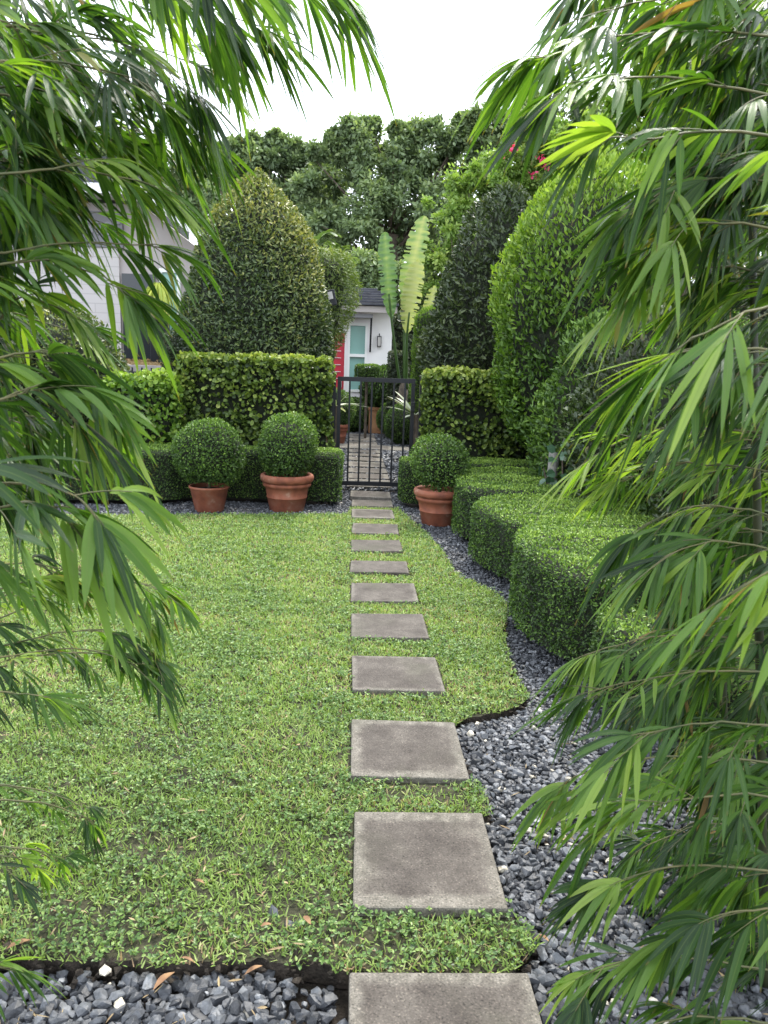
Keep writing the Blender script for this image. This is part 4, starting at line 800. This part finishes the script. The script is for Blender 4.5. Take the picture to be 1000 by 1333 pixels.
def spray(root, pts, leafL, leafW, fans, per, side_dir=None, tone=.0, droop=.30, start=.15, spread=.95, tw=.12):
    leafL = leafL*.80; leafW = leafW*.68; fans = int(fans*1.35); tw = tw*.85
    """one branch: stem along pts, side twigs that end in fans of leaves; pts world coordinates"""
    o = np.array(root.location); pts = np.array(pts, float); k = np.linspace(0, 1, 14); seg = np.linspace(0, 1, len(pts)); C = np.stack([np.interp(k, seg, pts[:, i]) for i in range(3)], 1)
    for _ in range(2): C[1:-1] = (C[:-2]+C[1:-1]*2+C[2:])/4
    C[1:-1] += rng.normal(0, .0015, (12, 3)); ln = np.linalg.norm(C[-1]-C[0])
    TV, TF, toff = [], [], 0
    def tb_(C_, R_, k=5):
        nonlocal toff
        v, f = nptube(C_, R_, k); TV.append(v); TF.append(f+toff); toff += len(v)
    tb_(C-o, np.linspace(.0030, .0011, 14), 6)
    P, D, LL, WW, DR, NN, RN = [], [], [], [], [], [], []
    ts = np.append(np.linspace(start, .96, fans-2)+rng.uniform(-.02, .02, fans-2), [.99, 1.0])
    for t in ts:
        i = min(12, int(t*13)); f_ = t*13-i; base = C[i]*(1-f_)+C[i+1]*f_; T = nrm(C[i+1]-C[i])
        az = rng.uniform(-1, 1)*spread if t < .985 else rng.normal(0, .15); up = np.array([0, 0, 1.]); s = nrm(np.cross(T, up))
        d = nrm(T*cos(az)+s*sin(az)+up*rng.normal(-.12, .28)); L = tw*rng.uniform(.35, 1.25)*(1 if t < .985 else .5)
        tt = np.linspace(0, 1, 5)[:, None]; TW = base+d*L*tt-up*.16*L*tt**2; tb_(TW-o, np.linspace(.0013, .0007, 5), 4)
        n = max(4, int(rng.normal(per+1, 1.5))); d2 = nrm(TW[-1]-TW[-2]); roll = rng.normal(0, .55); s2 = nrm(np.cross(d2, up)); n2 = np.cross(s2, d2); s2, n2 = s2*cos(roll)+n2*sin(roll), n2*cos(roll)-s2*sin(roll); tn = rng.normal(tone+.0, .20)
        lad = .95 if rng.random() < .4 else .42; sc = rng.uniform(.72, 1.15); sag = rng.uniform(.4, 2.0)
        for j in range(n):
            u = j/(n-1); a_ = (u-.5)*2; sg = 1 if a_ > 0 else -1; back = abs(a_); pos = TW[-1]-(TW[-1]-TW[0])*(lad*back*rng.uniform(.6, 1)); ang = a_*.68+rng.normal(0, .11)
            dd = nrm(d2*cos(ang)+s2*sin(ang)+up*rng.normal(-.14, .10)); P.append(pos); D.append(dd); LL.append(leafL*sc*rng.uniform(.72, 1.1)*(1.05-.25*back)); WW.append(leafW*sc*rng.uniform(.8, 1.15)); DR.append(droop*sag*rng.uniform(.7, 1.3))
            NN.append(nrm(n2+rng.normal(0, .22, 3)+s2*sg*.15)); RN.append(min(.93, .45+tn+rng.normal(0, .12)) if rng.random() > .008 else rng.choice([.985, 1.0]))
    V, F, r, lu, lv = leafstrip(np.array(P)-o, np.array(D), np.array(LL), np.array(WW), np.array(DR), np.array(NN), np.array(RN))
    tv, tf = np.concatenate(TV), np.concatenate(TF); z = np.zeros(len(tv))
    br = mesh_np('leafy_branch', np.concatenate([V, tv]), np.concatenate([F, tf+len(V)]), M['bamboo'], root, True, {'rnd': np.append(r, z), 'lu': np.append(lu, z+1), 'lv': np.append(lv, z)})
    br.data.materials.append(M['twig']); br.data.polygons.foreach_set('material_index', np.append(np.zeros(len(F), np.int32), np.ones(len(tf), np.int32)).astype(np.int32))
def culm(root, base, top, r):
    o = np.array(root.location); base, top = np.array(base, float), np.array(top, float); n = max(6, int(np.linalg.norm(top-base)/.11)); pts, rr_ = [], []
    for k in range(n+1):
        t = k/n; p = base+(top-base)*t+np.array([0, 0, 0]); node = (k % 3 == 0); pts.append(p-o); rr_.append(r*(1-.45*t)*(1.16 if node else 1))
    MB().tube(pts, rr_, 12).build('culm', M['culm'], root, True)
def px_branch(root, path, *a, **kw): spray(root, [at(x, y, Y) for x, y, Y in path], *a, **kw)

lb_root = empty('bamboo_clump', (-1.45, 2.1, 0), label='bamboo clump leaning in from the left edge over the lawn', cat='bamboo', group='bamboo clumps framing the path')
for (bx, by, tx, ty, r) in ((-1.40, 1.9, -1.35, 1.75, .017), (-1.55, 2.2, -1.75, 2.0, .016), (-1.62, 1.7, -1.5, 1.5, .015), (-1.35, 2.3, -1.5, 2.5, .013), (-1.75, 2.5, -1.9, 2.7, .016)):
    culm(lb_root, (bx, by, -.08), (tx, ty, 3.6), r)
BW = .0185
LB = [  # path (px, py, distance) , leaf length, width, fans, per fan, tone
    ([(-160, -60, 1.6), (114, -75, 1.7), (316, -55, 1.8), (435, -15, 1.8)], .17, BW, 11, 8, .0),
    ([(-160, -20, 1.6), (94, 0, 1.7), (236, -5, 1.75), (325, 30, 1.8)], .18, BW, 10, 8, -.05),
    ([(-160, 40, 1.5), (54, 30, 1.6), (166, 55, 1.6), (242, 105, 1.6)], .17, BW, 11, 8, -.08),
    ([(-160, 130, 1.5), (34, 110, 1.6), (156, 130, 1.6), (250, 170, 1.65)], .16, BW, 10, 8, -.02),
    ([(-160, 230, 1.7), (3, 210, 1.8), (101, 205, 1.8), (185, 225, 1.85)], .15, BW, 10, 8, -.05),
    ([(-160, 260, 1.6), (4, 215, 1.6), (76, 170, 1.65), (130, 165, 1.7)], .17, BW, 9, 8, -.10),
    ([(-150, 330, 1.3), (-16, 332, 1.4), (101, 315, 1.5), (195, 318, 1.55)], .145, BW, 9, 8, .06),
    ([(-150, 360, 1.4), (3, 345, 1.4), (81, 335, 1.45), (155, 375, 1.45)], .16, BW, 9, 8, -.02),
    ([(-160, 480, 1.5), (3, 420, 1.6), (21, 380, 1.6), (75, 400, 1.6)], .15, BW, 9, 8, -.05),
    ([(-160, 520, 1.3), (13, 460, 1.35), (81, 455, 1.4), (130, 510, 1.4)], .165, BW*1.1, 9, 8, .05),
    ([(-160, 560, 1.2), (3, 520, 1.25), (51, 505, 1.3), (95, 545, 1.3)], .15, BW, 8, 8, -.08),
    ([(-150, 640, 1.05), (-20, 630, 1.05), (60, 628, 1.1), (105, 650, 1.1)], .19, BW*1.3, 4, 6, .06),
    ([(-150, 700, 1.2), (-20, 670, 1.2), (30, 650, 1.2), (70, 660, 1.2)], .17, BW*1.1, 6, 7, .0),
    ([(-130, 850, 1.9), (20, 770, 1.95), (90, 735, 2.0), (190, 762, 2.0)], .115, .015, 9, 7, .02),
    ([(-130, 860, 1.9), (10, 800, 1.9), (110, 760, 1.9), (180, 800, 1.95)], .12, .015, 8, 7, .03),
    ([(-130, 880, 1.8), (0, 855, 1.8), (110, 840, 1.85), (175, 865, 1.9)], .12, .015, 8, 7, -.08),
    ([(-130, 900, 1.8), (0, 870, 1.8), (60, 850, 1.85), (130, 850, 1.9)], .12, .015, 6, 7, -.10),
    ([(-130, 940, 1.7), (-40, 905, 1.7), (0, 900, 1.7), (45, 905, 1.7)], .13, .015, 4, 7, -.08),
    ([(-120, 1060, 1.75), (-3, 1040, 1.8), (63, 1045, 1.85), (115, 1065, 1.9)], .085, .013, 6, 6, .0),
    ([(-120, 1150, 1.7), (-23, 1110, 1.7), (13, 1115, 1.7), (40, 1125, 1.75)], .10, .014, 5, 7, -.03),
    ([(-120, 1290, 1.45), (-43, 1262, 1.45), (-22, 1256, 1.45), (-10, 1258, 1.45)], .11, .013, 3, 6, .12),
    ([(-160, 20, 1.9), (60, 40, 1.95), (190, 60, 2.0), (270, 90, 2.0)], .16, BW, 11, 8, -.08),
    ([(-160, -90, 1.5), (60, -70, 1.5), (170, -60, 1.5), (280, -40, 1.5)], .17, BW, 10, 8, -.05),
    ([(-160, 90, 1.4), (20, 80, 1.45), (100, 80, 1.5), (190, 110, 1.5)], .17, BW, 9, 8, -.10),
    ([(-160, 180, 1.9), (20, 150, 1.95), (120, 150, 2.0), (200, 180, 2.0)], .16, BW, 10, 8, -.12),
    ([(-160, 250, 1.4), (20, 225, 1.4), (100, 215, 1.45), (180, 235, 1.45)], .15, BW, 9, 8, .05),
    ([(-160, 300, 1.9), (-20, 270, 1.9), (40, 270, 1.95), (110, 280, 2.0)], .15, BW, 8, 8, -.12),
    ([(-160, 420, 1.9), (-20, 400, 1.9), (30, 410, 1.95), (90, 430, 2.0)], .15, BW, 8, 8, -.12),
    ([(-160, 560, 1.7), (-20, 550, 1.7), (40, 540, 1.75), (110, 560, 1.8)], .15, BW, 8, 8, .0),
    ([(-130, 800, 1.7), (30, 760, 1.7), (120, 735, 1.75), (205, 765, 1.8)], .12, .016, 10, 8, .08),
    ([(-130, 880, 1.9), (40, 830, 1.9), (130, 815, 1.95), (200, 850, 1.95)], .12, .016, 10, 8, -.05),
    ([(-130, 780, 1.6), (-20, 740, 1.6), (30, 730, 1.65), (100, 745, 1.7)], .13, .016, 8, 8, -.08),
    ([(-120, 1030, 1.9), (0, 1020, 1.95), (60, 1030, 2.0), (110, 1050, 2.0)], .09, .013, 7, 7, .05),
    ([(-120, 1130, 1.8), (0, 1100, 1.85), (40, 1105, 1.85), (75, 1120, 1.9)], .09, .013, 6, 7, .0),
]
for path, L, Wd, fans, per, tone in LB:
    mid = 260 < path[-1][1] < 480
    px_branch(lb_root, path, L, Wd, max(4, int(fans*(.62 if mid else 1))), per-(1 if mid else 0), tone=tone+.03)
for k in range(44):                     # inner branches of the clump, leaf colour darkened to imitate shade
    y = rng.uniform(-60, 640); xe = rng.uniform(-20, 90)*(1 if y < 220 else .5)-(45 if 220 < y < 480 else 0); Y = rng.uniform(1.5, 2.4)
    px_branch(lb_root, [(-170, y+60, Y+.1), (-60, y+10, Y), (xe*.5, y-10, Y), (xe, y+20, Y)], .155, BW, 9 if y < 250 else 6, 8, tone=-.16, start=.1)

rb_root = empty('bamboo_clump', (1.35, 1.9, 0), label='bamboo clump at the right edge, its long leaves hanging over the gravel', cat='bamboo', group='bamboo clumps framing the path')
for (px, Y, px2, Y2, r) in ((1010, 1.75, 972, 1.75, .0115), (1040, 1.9, 1020, 2.0, .013), (1015, 2.3, 1000, 2.4, .014), (1100, 1.7, 1130, 1.6, .016), (930, 2.6, 905, 2.7, .010), (1060, 2.3, 1110, 2.4, .015)):
    b = at(px, 1200, Y); t_ = at(px2, -150, Y2); culm(rb_root, (b[0], Y, -.08), tuple(t_), r)
RB = [
    ([(1150, -120, 1.7), (958, -90, 1.8), (836, -60, 1.85), (765, -20, 1.85)], .17, BW, 10, 8, .05),
    ([(1150, -30, 1.6), (958, -10, 1.6), (826, 0, 1.65), (755, 35, 1.7)], .17, BW, 10, 8, .0),
    ([(1150, 60, 1.5), (928, 40, 1.6), (796, 45, 1.6), (710, 75, 1.6)], .17, BW, 11, 8, .0),
    ([(1130, 150, 1.4), (948, 110, 1.5), (816, 95, 1.5), (735, 120, 1.5)], .17, BW, 9, 8, .0),
    ([(1100, 200, 1.3), (948, 165, 1.3), (856, 180, 1.3), (785, 180, 1.35)], .16, BW*1.1, 7, 7, -.06),
    ([(1130, 260, 1.5), (976, 230, 1.5), (888, 235, 1.5), (835, 265, 1.5)], .17, BW, 10, 8, .04),
    ([(1130, 330, 1.4), (976, 290, 1.4), (898, 290, 1.45), (855, 320, 1.45)], .16, BW, 9, 8, .05),
    ([(1130, 400, 1.5), (986, 350, 1.6), (898, 345, 1.6), (830, 385, 1.6)], .16, BW, 10, 8, .18),
    ([(1120, 420, 1.0), (1039, 400, 1.0), (979, 400, 1.0), (900, 440, 1.0)], .19, BW*1.0, 5, 7, -.05),
    ([(1120, 480, 1.15), (999, 455, 1.15), (909, 450, 1.15), (845, 475, 1.15)], .18, BW*.9, 6, 7, -.02),
    ([(1130, 580, 1.6), (964, 560, 1.7), (870, 555, 1.75), (795, 580, 1.8)], .15, BW*.8, 10, 8, .25),
    ([(1130, 640, 1.6), (984, 610, 1.7), (880, 600, 1.75), (815, 625, 1.8)], .15, BW*.8, 10, 8, .18),
    ([(1130, 700, 1.5), (984, 665, 1.55), (910, 655, 1.6), (845, 680, 1.6)], .15, BW*.9, 9, 8, .0),
    ([(1130, 760, 1.35), (1014, 715, 1.35), (930, 700, 1.4), (875, 720, 1.4)], .16, BW, 8, 8, .05),
    ([(1110, 690, .82), (1064, 710, .82), (1040, 722, .82), (1020, 735, .82)], .175, BW*1.15, 3, 4, .30),
    ([(1130, 860, 1.6), (964, 830, 1.6), (854, 825, 1.65), (770, 850, 1.65)], .14, BW*.85, 9, 8, .05),
    ([(1130, 900, 1.5), (974, 870, 1.5), (854, 880, 1.55), (770, 900, 1.55)], .15, BW*.85, 9, 8, .0),
    ([(1120, 970, 1.25), (1014, 945, 1.25), (924, 938, 1.25), (840, 955, 1.25)], .16, BW*.95, 6, 7, .0),
    ([(1130, 1020, 1.5), (964, 985, 1.5), (844, 985, 1.5), (750, 1010, 1.5)], .15, BW*.9, 10, 8, .06),
    ([(1130, 1060, 1.35), (984, 1030, 1.35), (884, 1040, 1.35), (800, 1060, 1.35)], .15, BW, 8, 8, .0),
    ([(1130, 1150, 1.3), (984, 1130, 1.3), (874, 1125, 1.3), (800, 1150, 1.3)], .17, BW*1.1, 8, 8, .04),
    ([(1130, 1200, 1.25), (1024, 1180, 1.25), (954, 1185, 1.25), (890, 1215, 1.25)], .17, BW*1.1, 7, 8, -.04),
    ([(1130, 1290, 1.4), (984, 1260, 1.4), (854, 1240, 1.4), (780, 1260, 1.4)], .16, BW, 8, 8, -.02),
    ([(1130, 1360, 1.2), (1004, 1330, 1.2), (904, 1320, 1.2), (830, 1340, 1.2)], .16, BW, 6, 8, -.06),
]
for path, L, Wd, fans, per, tone in RB: px_branch(rb_root, path, L, Wd, fans, per, tone=tone+.02)
for k in range(20):  # lower inner branches, shade put into the leaves as a darker tone
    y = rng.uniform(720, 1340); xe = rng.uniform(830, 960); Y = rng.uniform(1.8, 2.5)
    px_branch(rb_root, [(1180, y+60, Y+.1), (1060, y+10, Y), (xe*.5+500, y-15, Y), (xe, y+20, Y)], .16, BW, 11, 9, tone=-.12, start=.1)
for k in range(52):  # inner fill branches, darker leaf tone stands in for shade
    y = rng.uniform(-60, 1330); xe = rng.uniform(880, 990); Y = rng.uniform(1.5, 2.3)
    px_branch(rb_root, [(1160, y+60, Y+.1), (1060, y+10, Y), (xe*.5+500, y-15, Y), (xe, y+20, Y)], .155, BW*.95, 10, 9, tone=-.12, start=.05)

# ------------------------------------------------------------------ small things on the ground
def dryleaf(x, y, z, rz, L, lab):
    b = MB(); n = 6; vs = []
    for i in range(n+1):
        t = i/n; w = L*.16*math.sin(pi*min(1, t*.95+.03)); zz = L*.08*math.sin(t*3)
        vs.append([b.bm.verts.new((-w, t*L-L/2, zz+w*.5)), b.bm.verts.new((0, t*L-L/2, zz)), b.bm.verts.new((w, t*L-L/2, zz+w*.4))])
    for A, B in zip(vs, vs[1:]):
        b.bm.faces.new((A[0], A[1], B[1], B[0])); b.bm.faces.new((A[1], A[2], B[2], B[1]))
    o = b.build('dry_leaf', M['dead'], None, True); o.location = (x, y, z); o.rotation_euler = (R(rng.normal(0, 8)), R(rng.normal(0, 10)), rz); tag(o, lab, 'dry leaf', 'dry fallen leaves')
for px, py, rz, L, lab in ((660, 0, 0, 0, None),):
    pass
from math import atan2
def gp_(px, py, z): r = CM@np.array([(px-500)/FPX, (666.5-py)/FPX, -1.0]); t = (z-EYE)/r[2]; return r[0]*t, r[1]*t
for px, py, rz, L, lab in ((330, 1264, 1.9, .05, 'brown dry leaf at the gravel edge left of the nearest stone'), (214, 1278, 2.6, .075, 'tan dry leaf lying on the bottom left gravel'), (244, 1261, 1.4, .045, 'reddish dry leaf by the soil edge at the bottom left'),
                           (25, 1240, 2.2, .06, 'brown dry leaf near the bottom left corner'), (260, 1157, 1.1, .035, 'pale dry leaf lying in the front of the lawn'), (345, 1215, 2.0, .04, 'tan curled leaf in the thin grass near the soil edge'), (708, 1222, .6, .04, 'orange brown leaf on the gravel right of the nearest stones'), (400, 1208, .5, .05, 'reddish leaf in the grass left of the second stone')):
    x, y = gp_(px, py, -.03); dryleaf(x, y, -.028 if lab.find('gravel') > 0 else -.005, rz, L, lab)
for px, py, s, lab, tone in ((137, 1262, .017, 'white stone at the edge of the bottom left gravel', 1.0), (355, 1190, .022, 'blue grey stone strayed onto the lawn', .6), (376, 1206, .016, 'smaller grey stone strayed onto the lawn beside another', .45)):
    x, y = gp_(px, py, -.03); o = pebbles('stray_stone', np.array([[0, 0, 0.]]), np.array([s]), IC2, M['pebble'], np.array([tone])); o.location = (x, y, -.022 if tone < 1 else -.035); tag(o, lab, 'stone')

# twigs, straw and leaf bits
V_, F_, off = [], [], 0
for (x0, x1, y0, y1, n, z) in ((-1.3, 0, 1.2, 1.78, 60, -.045), (-1.6, .5, 1.8, 3.2, 150, -.004), (.55, 1.5, 1.4, 3.4, 70, -.04)):
    P = np.column_stack([rng.uniform(x0, x1, n), rng.uniform(y0, y1, n), z+rng.uniform(0, .012, n)]); ok = np.ones(n, bool)
    for s_ in SLABS[:6]: ok &= ~((P[:, 0] > s_[0]-.02) & (P[:, 0] < s_[1]+.02) & (P[:, 1] > s_[2]-.02) & (P[:, 1] < s_[3]+.02))
    P = P[ok]; n = len(P); D = rng.normal(size=(n, 3))*[1, 1, .15]; V, F, q = leaves(T_LEAF, P, D, rng.normal(0, .3, (n, 3))+[0, 0, 1], rng.uniform(.015, .055, n), rng.uniform(.0015, .009, n)); V_.append(V); F_.append(F+off); off += len(V)
o = mesh_np('litter', np.concatenate(V_), np.concatenate(F_), M['straw'], None, False, None); tag(o, kind='stuff', label='dry straw and leaf bits scattered over the near gravel and lawn', cat='litter')
